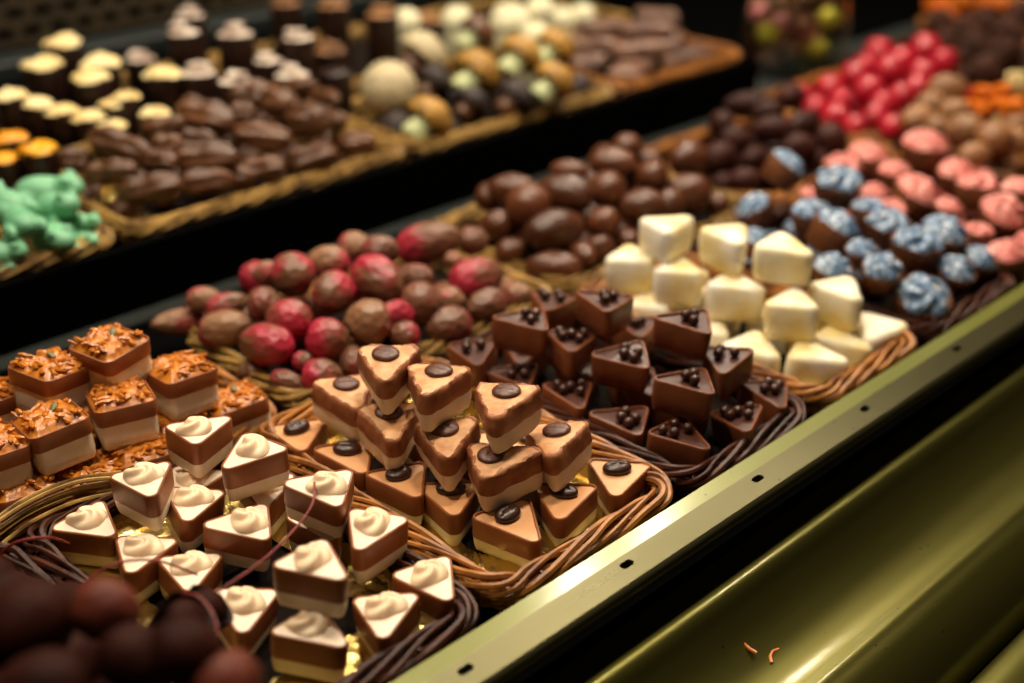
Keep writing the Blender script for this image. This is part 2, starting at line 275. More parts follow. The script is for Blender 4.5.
HEAP = {
 'eggs': [(0, 0, 33.49, 52.67, 3.97, 1.27, 1.16, -0.78), (0, 1, 34.16, 51.14, 4.13, 2.41, 2.1, -2.05), (0, 2, 36.26, 50.9, 4.25, 2.13, 1.71, -0.78), (0, 3, 38.75, 51.72, 4.14, 1.76, 1.65, -0.78), (0, 4, 39.22, 50.11, 4.36, 1.85, 1.52, -0.78), (0, 5, 42.32, 49.68, 4.0, 3.46, 2.12, -0.78), (0, 6, 45.17, 49.15, 3.45, 1.6, 1.49, -0.78), (1, 0, 31.78, 50.53, 3.5, 2.05, 1.54, -2.17), (1, 1, 34.51, 48.19, 3.95, 2.46, 1.95, 0.68), (1, 2, 37.11, 47.75, 4.0, 2.93, 2.19, -1.57), (1, 3, 39.01, 47.18, 3.77, 2.12, 1.27, -1.17), (1, 4, 42.06, 47.4, 3.75, 1.09, 0.87, -2.08), (1, 5, 42.42, 45.89, 2.99, 2.93, 2.17, -0.19), (2, 0, 30.57, 54.17, 2.85, 1.79, 1.26, -0.78), (2, 1, 30.82, 52.45, 3.0, 2.07, 1.24, -0.36), (2, 2, 31.81, 48.4, 3.23, 2.31, 2.01, -1.41), (2, 3, 38.22, 45.77, 3.03, 2.4, 1.98, 0.71), (2, 4, 39.89, 45.19, 2.79, 1.37, 1.27, -0.78), (2, 5, 41.68, 44.39, 2.16, 2.25, 1.6, -0.06), (2, 6, 44.2, 44.52, 1.9, 1.54, 1.32, -0.78), (3, 0, 29.43, 55.03, 1.65, 2.75, 1.27, -0.28), (3, 1, 30.0, 51.32, 2.35, 2.76, 1.74, -0.78), (3, 2, 32.31, 45.82, 2.89, 1.97, 1.97, -0.78), (3, 3, 34.55, 45.49, 3.22, 2.1, 2.1, -0.78), (3, 4, 36.36, 45.49, 2.86, 1.53, 1.74, -2.02), (3, 5, 38.88, 44.33, 1.91, 2.4, 1.88, -0.07), (4, 0, 30.07, 47.94, 2.68, 2.96, 1.87, -1.39), (4, 1, 30.71, 45.76, 2.34, 0.97, 0.88, -0.78), (4, 2, 32.81, 44.56, 2.01, 1.77, 1.28, -2.07), (4, 3, 35.88, 44.26, 2.43, 1.41, 1.31, -0.78), (5, 0, 29.32, 48.24, 1.3, 1.49, 0.99, -0.78), (5, 1, 29.64, 45.6, 1.65, 1.74, 0.97, -1.11), (5, 2, 30.94, 44.6, 1.81, 1.84, 1.65, -0.78)],
 'beans': [(0, 0, 55.16, 50.96, 4.75, 2.25, 1.25, -1.04), (0, 1, 57.94, 49.83, 4.75, 2.91, 1.9, -1.04), (0, 2, 62.08, 52.22, 4.35, 1.87, 1.74, -0.78), (0, 3, 59.1, 47.57, 4.3, 2.52, 1.89, -2.25), (0, 4, 63.91, 48.49, 4.05, 2.9, 2.11, 0.0), (1, 0, 51.32, 52.14, 4.11, 2.95, 1.84, -1.02), (1, 1, 52.71, 49.06, 4.37, 3.27, 2.18, -1.25), (1, 2, 55.07, 47.77, 4.35, 2.44, 2.08, -2.01), (1, 3, 58.54, 45.57, 3.05, 1.86, 1.86, -0.78), (1, 4, 60.54, 45.84, 3.25, 2.78, 2.15, -0.78), (2, 0, 50.43, 49.87, 3.97, 2.76, 2.52, 0.49), (2, 1, 52.88, 46.01, 3.3, 1.78, 1.66, -0.78), (2, 2, 55.71, 45.53, 3.68, 2.66, 1.94, -0.78), (2, 3, 57.63, 44.82, 1.16, 1.74, 1.49, -0.78), (2, 4, 62.75, 45.07, 2.2, 1.67, 1.29, -2.14), (3, 0, 48.83, 50.9, 2.85, 1.8, 1.68, -0.78), (3, 1, 50.02, 47.22, 3.25, 3.64, 2.35, -0.17), (3, 2, 54.01, 44.89, 2.15, 1.56, 1.32, -0.78), (3, 3, 56.54, 45.04, 2.2, 1.83, 1.47, -0.78), (4, 0, 48.07, 52.57, 1.8, 1.58, 1.34, -0.78), (4, 1, 48.16, 49.1, 1.9, 1.77, 1.54, -0.78), (4, 2, 48.42, 45.82, 1.75, 3.12, 1.85, -0.99), (4, 3, 50.18, 45.2, 2.29, 2.09, 1.28, -1.95), (4, 4, 51.59, 45.12, 2.21, 1.53, 1.64, -2.34)],
 'dates': [(0, 0, 70.57, 50.79, 4.55, 1.96, 1.68, -2.32), (0, 1, 74.45, 51.25, 4.95, 3.47, 1.73, -0.78), (0, 2, 74.08, 49.42, 4.9, 2.13, 1.56, -0.78), (0, 3, 79.71, 51.28, 4.55, 2.55, 1.8, 0.12), (1, 0, 69.73, 48.97, 3.94, 2.07, 1.66, -0.78), (1, 1, 72.29, 47.6, 4.45, 2.92, 1.67, -0.78), (1, 2, 74.88, 47.03, 4.3, 2.96, 1.69, -0.13), (1, 3, 76.25, 45.57, 3.3, 2.41, 2.12, -0.78), (2, 0, 67.95, 48.79, 3.21, 2.32, 1.78, -0.01), (2, 1, 69.05, 46.76, 3.32, 2.44, 1.49, 0.16), (2, 2, 70.42, 45.63, 2.98, 2.04, 1.5, -0.78), (2, 3, 72.62, 45.75, 3.52, 2.35, 1.66, -0.78), (3, 0, 67.3, 49.96, 1.95, 1.93, 1.52, -0.78), (3, 1, 67.22, 47.91, 1.62, 1.91, 1.5, -0.78), (3, 2, 67.54, 46.36, 2.23, 2.02, 1.48, -0.78), (3, 3, 73.88, 45.04, 2.43, 1.95, 1.53, -0.78)],
 'berries': [(0, 0, 93.68, 52.3, 5.15, 2.22, 2.22, -0.78), (0, 1, 93.24, 49.84, 5.1, 1.94, 1.94, -0.78), (0, 2, 98.15, 50.62, 5.0, 2.34, 2.34, -0.78), (0, 3, 96.78, 48.09, 4.7, 1.96, 1.96, -0.78), (1, 0, 86.38, 52.01, 3.66, 2.05, 2.05, -0.78), (1, 1, 87.89, 50.88, 4.6, 2.05, 2.05, -0.78), (1, 2, 89.81, 51.13, 5.0, 1.75, 1.75, -0.78), (1, 3, 90.49, 49.28, 4.9, 2.22, 2.22, -0.78), (1, 4, 92.43, 47.52, 4.55, 2.14, 2.14, -0.78), (2, 0, 84.38, 51.89, 2.45, 1.88, 1.88, -0.78), (2, 1, 85.61, 50.44, 3.14, 1.72, 1.72, -0.78), (2, 2, 86.9, 48.95, 4.07, 2.09, 2.09, -0.78), (2, 3, 86.35, 47.27, 3.35, 1.84, 1.84, -0.78), (2, 4, 88.09, 46.73, 3.72, 2.0, 2.0, -0.78), (2, 5, 90.32, 46.68, 4.0, 1.87, 1.87, -0.78), (3, 0, 84.16, 49.94, 2.28, 1.93, 1.93, -0.78), (3, 1, 84.23, 48.14, 1.79, 1.92, 1.92, -0.78), (3, 2, 84.57, 46.75, 2.9, 1.82, 1.82, -0.78), (3, 3, 84.19, 45.05, 2.47, 1.87, 1.87, -0.78)],
 'tanballs': [(0, 0, 86.82, 43.54, 3.93, 2.39, 1.94, -0.78), (0, 1, 88.85, 43.54, 4.77, 2.87, 2.11, -0.78), (1, 0, 83.72, 42.83, 3.69, 2.34, 1.9, -0.78), (1, 1, 85.96, 41.25, 4.15, 2.19, 1.76, -0.78), (1, 2, 88.41, 37.34, 3.5, 2.47, 1.89, -0.78), (2, 0, 83.46, 41.08, 3.53, 1.87, 1.58, -0.78), (2, 1, 83.48, 39.07, 3.86, 2.55, 1.99, -1.4), (2, 2, 81.5, 37.15, 2.9, 2.08, 1.52, -0.78), (2, 3, 83.45, 36.74, 3.73, 2.51, 2.09, -0.78), (2, 4, 86.36, 36.67, 2.84, 2.14, 1.86, -0.78)],
 'fruit': [(0, 0, 89.83, 42.37, 4.49, 1.36, 1.06, -0.03), (0, 1, 89.89, 41.2, 4.8, 1.5, 1.05, -1.45), (0, 2, 90.02, 39.92, 5.11, 1.63, 1.04, -0.78), (0, 3, 93.88, 40.53, 5.15, 1.53, 1.22, -0.78), (1, 0, 88.33, 41.3, 3.95, 1.34, 1.04, -0.78), (1, 1, 88.41, 40.17, 3.99, 1.33, 1.03, -2.18), (1, 2, 88.33, 39.24, 4.56, 1.32, 1.02, -0.78), (1, 3, 88.42, 38.64, 3.71, 1.46, 0.88, -1.42), (1, 4, 88.13, 38.03, 4.63, 1.74, 1.3, -0.78)],
 'shreds': [(0, 0, 104.54, 50.31, 5.45, 2.59, 2.42, -0.78), (0, 1, 106.96, 49.96, 5.97, 2.79, 2.44, -0.78), (0, 2, 106.82, 47.46, 5.51, 2.76, 2.41, -0.78), (0, 3, 111.27, 48.86, 6.15, 2.49, 2.31, -0.78), (1, 0, 104.8, 53.02, 5.8, 2.28, 2.11, -0.78), (1, 1, 102.34, 50.89, 4.81, 2.41, 2.23, -0.78), (1, 2, 103.04, 48.59, 4.62, 2.72, 2.38, -0.78), (1, 3, 102.89, 46.08, 4.63, 2.85, 2.51, -0.78), (2, 0, 101.03, 49.27, 3.65, 2.38, 2.04, -0.78), (2, 1, 100.37, 47.85, 2.57, 2.02, 1.85, -0.78), (2, 2, 100.51, 46.13, 3.67, 2.49, 2.16, -0.78), (2, 3, 104.69, 45.53, 2.88, 2.72, 2.38, -0.78)],
 'peel': [(0, 0, 119.52, 60.99, 4.0, 2.59, 1.4, -1.6), (0, 1, 118.62, 60.02, 3.0, 2.38, 1.39, -2.39), (0, 2, 117.98, 58.47, 3.54, 2.74, 1.57, 0.05), (0, 3, 117.99, 57.88, 4.85, 2.33, 1.36, -0.78), (1, 0, 119.61, 56.22, 4.87, 2.14, 1.36, -0.78), (1, 1, 119.36, 54.77, 4.94, 2.5, 1.35, -0.78), (1, 2, 119.02, 52.91, 4.91, 2.66, 1.52, -2.11), (1, 3, 117.86, 51.64, 4.19, 2.26, 1.32, 0.02)],
 'shells': [(0, 0, 44.61, 69.98, 7.72, 2.63, 1.98, -0.78), (0, 1, 48.07, 70.64, 7.5, 3.94, 1.22, -1.07), (0, 2, 48.57, 67.29, 7.39, 4.13, 1.33, -1.82), (1, 0, 37.08, 68.08, 7.8, 2.44, 1.1, -0.78), (1, 1, 39.71, 67.64, 7.9, 3.85, 2.11, -1.26), (1, 2, 42.06, 67.0, 7.8, 1.64, 1.26, -0.78), (1, 3, 45.09, 67.5, 7.73, 3.24, 2.07, -1.83), (1, 4, 45.07, 64.49, 7.17, 3.43, 2.41, -1.88), (2, 0, 34.05, 68.14, 7.15, 4.19, 1.92, -1.29), (2, 1, 36.09, 66.07, 7.35, 1.79, 1.2, -0.78), (2, 2, 37.81, 65.51, 7.4, 2.05, 1.21, -0.78), (2, 3, 41.66, 64.25, 6.95, 3.34, 1.61, -0.78), (2, 4, 47.64, 65.27, 6.66, 2.61, 1.31, -1.59), (3, 0, 32.29, 70.42, 6.2, 1.94, 1.45, -0.78), (3, 1, 32.6, 67.48, 6.07, 2.37, 1.3, -0.78), (3, 2, 34.86, 65.01, 6.9, 2.12, 1.18, -1.22), (3, 3, 37.13, 63.92, 6.76, 3.68, 1.9, -0.78), (3, 4, 43.95, 62.59, 5.45, 3.13, 1.63, -0.5), (3, 5, 47.73, 62.86, 5.5, 2.2, 1.42, -0.78), (4, 0, 32.76, 65.99, 6.58, 1.98, 1.17, -0.78), (4, 1, 33.28, 63.68, 5.85, 3.46, 1.62, -0.78), (4, 2, 36.43, 62.76, 5.77, 2.94, 1.53, -0.51), (4, 3, 38.42, 62.86, 5.56, 2.16, 1.2, -0.78), (4, 4, 40.29, 62.68, 5.6, 2.55, 1.34, -0.78)],
 'frogs': [(0, 0, 25.62, 65.34, 6.53, 2.4, 1.96, 1.72), (0, 1, 28.69, 67.5, 5.85, 2.98, 2.29, -0.78), (1, 0, 25.21, 62.97, 6.18, 2.66, 1.92, 1.38), (1, 1, 27.85, 64.37, 6.03, 2.43, 1.99, -1.43), (1, 2, 28.95, 63.96, 4.91, 1.46, 1.23, -0.78), (2, 0, 23.67, 62.35, 5.05, 1.79, 1.58, -0.78), (2, 1, 26.82, 62.5, 5.01, 2.39, 1.95, -1.69), (2, 2, 28.22, 62.3, 4.54, 1.43, 1.1, -1.41)],
 'pink': [(0, 0, 71.85, 41.69, 3.6, 2.66, 0.0, -0.78), (0, 1, 74.97, 41.54, 3.6, 2.99, 0.0, -0.78), (0, 2, 78.75, 39.46, 4.0, 3.44, 0.0, -0.78), (1, 0, 67.01, 40.81, 2.9, 1.79, 0.0, -0.78), (1, 1, 70.97, 37.43, 4.45, 2.16, 0.0, -0.78), (1, 2, 73.61, 34.59, 4.52, 2.54, 0.0, -2.27), (1, 3, 72.22, 32.43, 4.48, 2.72, 0.0, -2.09), (1, 4, 74.29, 30.66, 4.15, 2.48, 0.0, -0.78), (2, 0, 68.01, 37.0, 3.84, 1.87, 0.0, -0.78), (2, 1, 66.99, 35.19, 3.53, 2.07, 0.0, -0.78), (2, 2, 69.4, 34.66, 4.18, 3.2, 0.0, -1.56), (2, 3, 68.53, 32.24, 4.0, 1.8, 0.0, -0.78), (3, 0, 68.09, 30.11, 3.16, 2.01, 0.0, -0.78), (3, 1, 71.18, 29.99, 3.69, 3.01, 0.0, -0.38), (3, 2, 67.63, 27.96, 2.6, 2.66, 0.0, -1.51), (3, 3, 70.27, 27.78, 2.63, 2.36, 0.0, -0.78)],
 'blue': [(0, 0, 59.82, 40.49, 4.15, 2.39, 0.0, 0.13), (0, 1, 56.6, 37.78, 3.8, 1.94, 0.0, -0.78), (0, 2, 63.26, 40.29, 6.0, 2.55, 0.0, -2.36), (0, 3, 64.11, 37.28, 5.6, 2.99, 0.0, -1.31), (1, 0, 60.56, 36.78, 4.71, 2.44, 0.0, -0.36), (1, 1, 59.64, 34.31, 4.79, 2.93, 0.0, -2.06), (1, 2, 63.96, 35.03, 4.45, 2.24, 0.0, -1.72), (2, 0, 56.46, 32.53, 3.73, 2.28, 0.0, -1.79), (2, 1, 58.4, 32.08, 4.31, 1.86, 0.0, -0.78), (2, 2, 62.63, 32.99, 4.54, 2.63, 0.0, -1.28), (2, 3, 64.76, 30.42, 4.1, 2.86, 0.0, -1.52), (3, 0, 57.63, 30.26, 4.01, 2.25, 0.0, -0.4), (3, 1, 61.59, 30.46, 4.36, 3.0, 0.0, -1.02), (3, 2, 62.59, 28.45, 2.95, 2.44, 0.0, -2.09), (3, 3, 65.69, 28.56, 2.65, 2.29, 0.0, -2.01), (4, 0, 58.72, 28.19, 2.7, 3.11, 0.0, -0.58)],
 'cups': [(0, 0, 39.6, 85.5, 9.5, 2.82, 'c'), (0, 1, 47.25, 82.2, 9.5, 2.62, 'w'), (0, 2, 50.54, 86.73, 9.5, 2.6, 'w'), (0, 3, 49.77, 79.29, 9.5, 2.9, 'w'), (0, 4, 58.3, 85.12, 9.5, 2.71, 't'), (0, 5, 52.31, 75.09, 9.5, 2.58, 'w'), (1, 0, 36.58, 82.72, 9.0, 2.85, 'c'), (1, 1, 39.65, 80.45, 9.0, 2.86, 'c'), (1, 2, 44.06, 83.11, 8.0, 2.45, 'w'), (1, 3, 43.99, 75.18, 8.5, 2.72, 'w'), (1, 4, 49.23, 74.52, 8.5, 2.24, 'w'), (1, 5, 55.25, 75.38, 8.0, 2.66, 't'), (1, 6, 60.57, 81.85, 9.5, 2.85, 't'), (1, 7, 61.3, 76.64, 9.5, 2.77, 't'), (2, 0, 37.97, 78.79, 8.6, 2.67, 'c'), (2, 1, 42.16, 76.62, 8.5, 2.71, 'c'), (2, 2, 45.24, 72.66, 8.2, 2.56, 'w'), (2, 3, 48.88, 71.22, 8.2, 2.6, 'w'), (2, 4, 52.81, 71.62, 7.6, 2.55, 'd'), (2, 5, 66.84, 77.69, 8.0, 2.58, 't'), (3, 0, 32.24, 78.4, 8.6, 2.16, 'c'), (3, 1, 33.48, 77.57, 8.0, 2.31, 'c'), (3, 2, 34.43, 76.35, 7.6, 2.18, 'c'), (3, 3, 37.32, 74.76, 7.8, 1.94, 'c'), (3, 4, 38.06, 74.32, 8.2, 1.81, 'c'), (4, 0, 28.79, 72.73, 6.6, 1.91, 'o'), (4, 1, 30.15, 74.46, 7.2, 2.2, 'o'), (4, 2, 30.65, 71.85, 7.0, 2.4, 'o'), (4, 3, 35.67, 75.15, 7.2, 2.31, 'y'), (4, 4, 36.01, 72.73, 7.0, 2.02, 'y'), (4, 5, 38.5, 71.74, 7.6, 2.04, 'y')],
 'mush': [(0, 0, 54.83, 68.15, 6.6, 3.94, 'ball'), (1, 0, 60.49, 71.08, 8.0, 3.86, 'beige'), (1, 1, 58.7, 67.75, 6.8, 2.74, 'dark'), (1, 2, 67.76, 72.89, 8.0, 3.15, 'brown'), (1, 3, 60.92, 65.58, 7.6, 3.59, 'gold'), (1, 4, 65.82, 66.13, 7.8, 3.42, 'gold'), (1, 5, 69.45, 66.01, 7.8, 3.2, 'gold'), (2, 0, 54.0, 63.05, 6.2, 3.38, 'gold'), (2, 1, 58.36, 63.48, 6.2, 2.52, 'dark'), (2, 2, 61.67, 62.35, 6.2, 2.84, 'dark'), (2, 3, 64.47, 61.42, 7.0, 3.15, 'gold'), (3, 0, 65.35, 78.65, 8.4, 2.73, 'white'), (3, 1, 68.76, 76.32, 8.4, 2.91, 'white'), (3, 2, 72.45, 73.96, 8.2, 3.75, 'white'), (3, 3, 70.54, 69.22, 8.0, 2.66, 'white'), (3, 4, 75.55, 73.59, 8.6, 2.81, 'white'), (3, 5, 79.45, 74.73, 7.0, 2.57, 'white'), (3, 6, 81.88, 74.53, 7.0, 2.43, 'white')],
}
LBL = {
 'A1': 'tan-topped coffee-bean praline, leftmost of the three topmost',
 'A2': 'tan-topped coffee-bean praline, middle one of the three topmost',
 'A3': 'tan-topped coffee-bean praline, rightmost of the three topmost',
 'B1': 'tan-topped coffee-bean praline, scuffed, at the left end of the second layer',
 'B2': 'tan-topped coffee-bean praline, scuffed, under the gap between the left two topmost',
 'B3': 'tan-topped coffee-bean praline, scuffed, directly under the middle topmost one',
 'B4': 'tan-topped coffee-bean praline, scuffed, front one under the rightmost topmost',
 'B5': 'tan-topped coffee-bean praline, scuffed, rightmost of the second layer',
 'C1': 'tan-topped coffee-bean praline, clean, leftmost and farthest back in bottom layer',
 'C2': 'tan-topped coffee-bean praline, clean, second from left in bottom layer',
 'C3': 'tan-topped coffee-bean praline, clean, beside the cream-swirl triangle with red raffia',
 'C4': 'tan-topped coffee-bean praline, clean, left neighbour of the frontmost one',
 'C5': 'tan-topped coffee-bean praline, clean, frontmost beside the rim and gold foil',
 'C6': 'tan-topped coffee-bean praline, clean, between the frontmost and rightmost ones',
 'C7': 'tan-topped coffee-bean praline, clean, rightmost of the bottom layer by the rail',
 'D1': 'cream-swirl triangle praline, topmost at the back, flat cream, below caramel squares',
 'D2': 'cream-swirl triangle praline, large one right of the backmost',
 'D3': 'cream-swirl triangle praline, upper one at the left side of the stack',
 'D4': 'cream-swirl triangle praline, narrow one between left stack and centre',
 'D5': 'cream-swirl triangle praline, below the second backmost, centre left',
 'D6': 'cream-swirl triangle praline, high one with red raffia across it',
 'D7': 'cream-swirl triangle praline, leftmost, with a dark chip on its cream',
 'D8': 'cream-swirl triangle praline, low one under the arching red raffia',
 'D9': 'cream-swirl triangle praline, mostly hidden behind the dark paper cup',
 'D10': 'cream-swirl triangle praline, topmost of the front group',
 'D11': 'cream-swirl triangle praline, right of the front group, next to coffee pralines',
 'D12': 'cream-swirl triangle praline, small one at left of the front group, bottom layer',
 'D13': 'cream-swirl triangle praline, frontmost at the bottom edge of photo',
 'D14': 'cream-swirl triangle praline, bottom layer, between frontmost and rightmost',
 'D15': 'cream-swirl triangle praline, rightmost, lying by the basket rim',
 'E1': 'dark chocolate triangle with crisp pearls, topmost at the back',
 'E2': 'dark chocolate triangle with crisp pearls, high one at the back left',
 'E3': 'dark chocolate triangle with crisp pearls, half hidden behind the topmost one',
 'E4': 'dark chocolate triangle with crisp pearls, narrow one under the topmost, left side',
 'E5': 'dark chocolate triangle with crisp pearls, second layer, centre of the heap',
 'E6': 'dark chocolate triangle with crisp pearls, high one at the right, nearest white triangles',
 'E7': 'dark chocolate triangle with crisp pearls, leftmost, beside the eggs',
 'E8': 'dark chocolate triangle with crisp pearls, low at left behind the coffee pralines',
 'E9': 'dark chocolate triangle with crisp pearls, bottom layer, right behind the topmost coffee pralines',
 'E10': 'dark chocolate triangle with crisp pearls, bottom layer, centre front',
 'E11': 'dark chocolate triangle with crisp pearls, second layer, front of the right side',
 'E12': 'dark chocolate triangle with crisp pearls, second layer, right end under the high one',
 'E13': 'dark chocolate triangle with crisp pearls, frontmost, bottom layer next to rim',
 'E14': 'dark chocolate triangle with crisp pearls, small one right of the frontmost',
 'E15': 'dark chocolate triangle with crisp pearls, rightmost, touching the wicker rim',
 'E16': 'dark chocolate triangle with crisp pearls, peeping out behind the high right one',
 'F1': 'ivory white chocolate triangle, leftmost of the three topmost',
 'F2': 'ivory white chocolate triangle, middle one of the three topmost',
 'F3': 'ivory white chocolate triangle, rightmost of the three topmost',
 'F4': 'ivory white chocolate triangle, second layer, leftmost',
 'F5': 'ivory white chocolate triangle, second layer, second from left',
 'F6': 'ivory white chocolate triangle, second layer, yellow-streaked, below the middle topmost',
 'F7': 'ivory white chocolate triangle, second layer, rightmost beside blue cups',
 'F8': 'ivory white chocolate triangle, second layer, front right, below the rightmost topmost',
 'F9': 'ivory white chocolate triangle, bottom layer, left, behind the dark triangles',
 'F10': 'ivory white chocolate triangle, bottom layer, frontmost by the rim',
 'F11': 'ivory white chocolate triangle, bottom layer, rightmost under blue cups',
 'F12': 'ivory white chocolate triangle, bottom layer, between frontmost and rightmost',
 'F13': 'ivory white chocolate triangle, low yellowish one behind the topmost dark triangle',
 'F14': 'ivory white chocolate triangle, low one half hidden by the high dark triangle',
 'S1': 'square caramel-crunch praline, topmost at the back',
 'S2': 'square caramel-crunch praline, large and high, left of the topmost',
 'S3': 'square caramel-crunch praline, right of the topmost, second layer',
 'S4': 'square caramel-crunch praline, below the topmost, second layer centre',
 'S5': 'square caramel-crunch praline, second layer, left, below the large high one',
 'S6': 'square caramel-crunch praline, rightmost, low beside the egg basket rim',
 'S7': 'square caramel-crunch praline, cut by left frame edge, upper',
 'S8': 'square caramel-crunch praline, cut by left frame edge, lower',
 'S9': 'square caramel-crunch praline, bottom layer, leftmost, lower left corner',
 'S10': 'square caramel-crunch praline, bottom layer, with a notched chocolate shell',
 'S11': 'square caramel-crunch praline, bottom layer, behind the leftmost upper cream triangle',
 'S12': 'square caramel-crunch praline, low in the gap under the two right squares',
}
EGG_KIND = 'prppbrb' + 'brrbprp' + 'rrbpbpp' + 'prprbr' + 'rbrb' + 'brb' + 'pppp'
TILT = {('blue', 0, 0): (-.35, -.35), ('blue', 0, 2): (.45, .45), ('blue', 0, 3): (.15, -.1), ('blue', 1, 1): (.35, .3), ('blue', 2, 0): (.2, -.1), ('blue', 2, 3): (.3, 0), ('blue', 3, 0): (.2, -.3), ('blue', 3, 1): (.1, 0), ('blue', 3, 2): (.3, -.05), ('blue', 3, 3): (.4, .1), ('blue', 4, 0): (.4, -.3), ('pink', 2, 2): (.4, .1), ('pink', 3, 1): (.4, -.2), ('pink', 0, 2): (.05, 0)}
# ------------------------------------------------------------------ the display case
def structure(name, mb, m, smooth=False):
    o = put(name, mb.mesh(name, m, smooth)); o['kind'] = 'structure'; return o
mb = MB(); box(mb, -150, 300, -150, 250, -92, -90); structure('floor', mb, M_['floor'])
mb = MB(); box(mb, -60, 260, 104, 106, -90, 150); structure('wall_back', mb, M_['black'])
case = tag(put('display_case', None), 'long chocolate shop display case with olive metal front rail and rolled moulding', 'display case')
mb = MB(); box(mb, -30, 150, 24.6, 60.6, -1.2, 0); put('tray', mb.mesh('tray', M_['black'], False), case)
mb = MB(); box(mb, -30, 150, 59.2, 61.0, 0, .35, .1); put('back_ledge', mb.mesh('back_ledge', M_['tray'], False), case)
mb = MB(); box(mb, 88.6, 150, 61.0, 67, -1.2, 0); put('side_tray', mb.mesh('side_tray', M_['tray'], False), case)
mb = MB(); box(mb, 88.6, 150, 67, 103, -1.2, 0); put('dark_tray', mb.mesh('dark_tray', M_['black'], False), case)
mb = MB(); box(mb, -30, 88.5, 61.0, 103, -1.2, 3.0); box(mb, -30, 88.5, 73.6, 103, 2.9, 4.6); box(mb, -30, 88.5, 60.4, 60.9, 0, 4.15); put('shelf', mb.mesh('shelf', M_['black'], False), case)
def extrude(mb, prof, x0, x1, step=10):
    n = int((x1-x0)/step); rows = [[(x0+(x1-x0)*i/n, y, z) for y, z in prof] for i in range(n+1)]; k = len(prof)
    mb.add([p for r in rows for p in r], [(i*k+j, i*k+j+1, (i+1)*k+j+1, (i+1)*k+j) for i in range(n) for j in range(k-1)])
HOLES = [13.7, 22.2, 30.6, 39.1, 47.6, 56.3, 65, 73.6, 82.3, 91, 99.7, 108.4]
# top face of the rail with slotted screw holes: a plate built cell by cell round each slot
def railz(y): return 1.5 if y > 25.3 else 1.5-(25.3-y)*.12
mb = MB()
xs = [-30]+[h+d for h in HOLES for d in (-.8, .8)]+[150]
def quad(x0, x1, y0, y1): mb.add([(x0, y0, railz(y0)), (x1, y0, railz(y0)), (x1, y1, railz(y1)), (x0, y1, railz(y1))], [(0, 1, 2, 3)])
for a, b in zip(xs[:-1], xs[1:]): quad(a, b, 25.3, 26.1)
mbe = mb; mb = MB()
for i, (a, b) in enumerate(zip(xs[:-1], xs[1:])):
    if i % 2 == 0: quad(a, b, 24.1, 25.3)
CORN = {2, 10, 15, 21}
for h in HOLES:
    ring = []; outer = []
    for k in range(24):
        a = 2*math.pi*k/24; cx, cy = math.cos(a), math.sin(a)
        x = h+(.16 if cx > 0 else -.16)+.17*cx; y = 24.86+.17*cy; ring.append((x, y, railz(y)))
        s_ = min(.8/max(abs(cx), 1e-6), (.44 if cy > 0 else .76)/max(abs(cy), 1e-6)); x = h+cx*s_; y = 24.86+cy*s_
        if k in CORN: x, y = h+(.8 if cx > 0 else -.8), (25.3 if cy > 0 else 24.1)
        outer.append((x, y, railz(y)))
    low = [(x, y, z-.3) for x, y, z in ring]; mb.loft([outer, ring, low], False, False)
put('rail_flange', mb.mesh('rail_flange', M_['rail_edge'], False), case)
extrude(mbe, [(26.1, 1.5), (26.16, 1.44), (26.18, .2), (26.18, -1.2)], -30, 150)
put('front_rail', mbe.mesh('front_rail', M_['rail'], False), case)
mb = MB(); extrude(mb, [(24.1, railz(24.1)), (23.98, 1.30), (23.9, 1.2), (23.88, .9), (24.0, .8), (24.6, .75), (24.6, -1.3)], -30, 150)
put('rail_lip', mb.mesh('rail_lip', M_['rail_edge']), case)
mb = MB(); extrude(mb, [(23.95, .79), (23.8, .68), (23.85, .45), (24.3, .35), (24.55, .3)], -30, 150); put('rubber_seal', mb.mesh('rubber_seal', mat('dark blue rubber seal', '#08071c', .7)), case)
# rolled moulding
prof = []
def P_(y, z): prof.append((y, z))
ctrl = [(24.7, -1.3), (24.2, -1.2), (23.5, -1.04), (23.05, -1.0), (22.65, -1.2), (22.2, -1.7), (21.5, -2.25), (20.5, -2.7), (19.6, -2.92), (18.9, -3.0), (18.45, -2.98), (18.1, -3.06), (17.5, -3.25), (16.7, -3.75), (16.0, -4.5), (15.5, -5.6)]
def smoothc(ctrl, k=8):
    out = []; n = len(ctrl)
    for i in range(n-1):
        p = [Vector(ctrl[max(0, i-1)]), Vector(ctrl[i]), Vector(ctrl[i+1]), Vector(ctrl[min(n-1, i+2)])]
        for j in range(k):
            t = j/k; out.append(tuple(.5*((2*p[1])+(-p[0]+p[2])*t+(2*p[0]-5*p[1]+4*p[2]-p[3])*t*t+(-p[0]+3*p[1]-3*p[2]+p[3])*t**3)))
    return out+[ctrl[-1]]
mb = MB(); extrude(mb, smoothc(ctrl), -30, 150); put('rolled_moulding', mb.mesh('rolled_moulding', M_['mould']), case)
mb = MB(); extrude(mb, smoothc([(15.3, -5.4), (15.0, -4.8), (14.3, -4.6), (13.0, -4.8), (11.0, -5.4), (9.0, -6.6), (8, -8), (7.6, -14), (7.6, -60)]), -30, 150); put('front_panel', mb.mesh('front_panel', M_['mould']), case)
mb = MB(); box(mb, -30, 150, 7.8, 103, -90, -12); put('case_body', mb.mesh('case_body', M_['black'], False), case)
mb = MB(); box(mb, -30, 150, 95.5, 98.5, 4.6, 6.2, .2); put('rear_ledge', mb.mesh('rear_ledge', M_['ledge'], False), case)
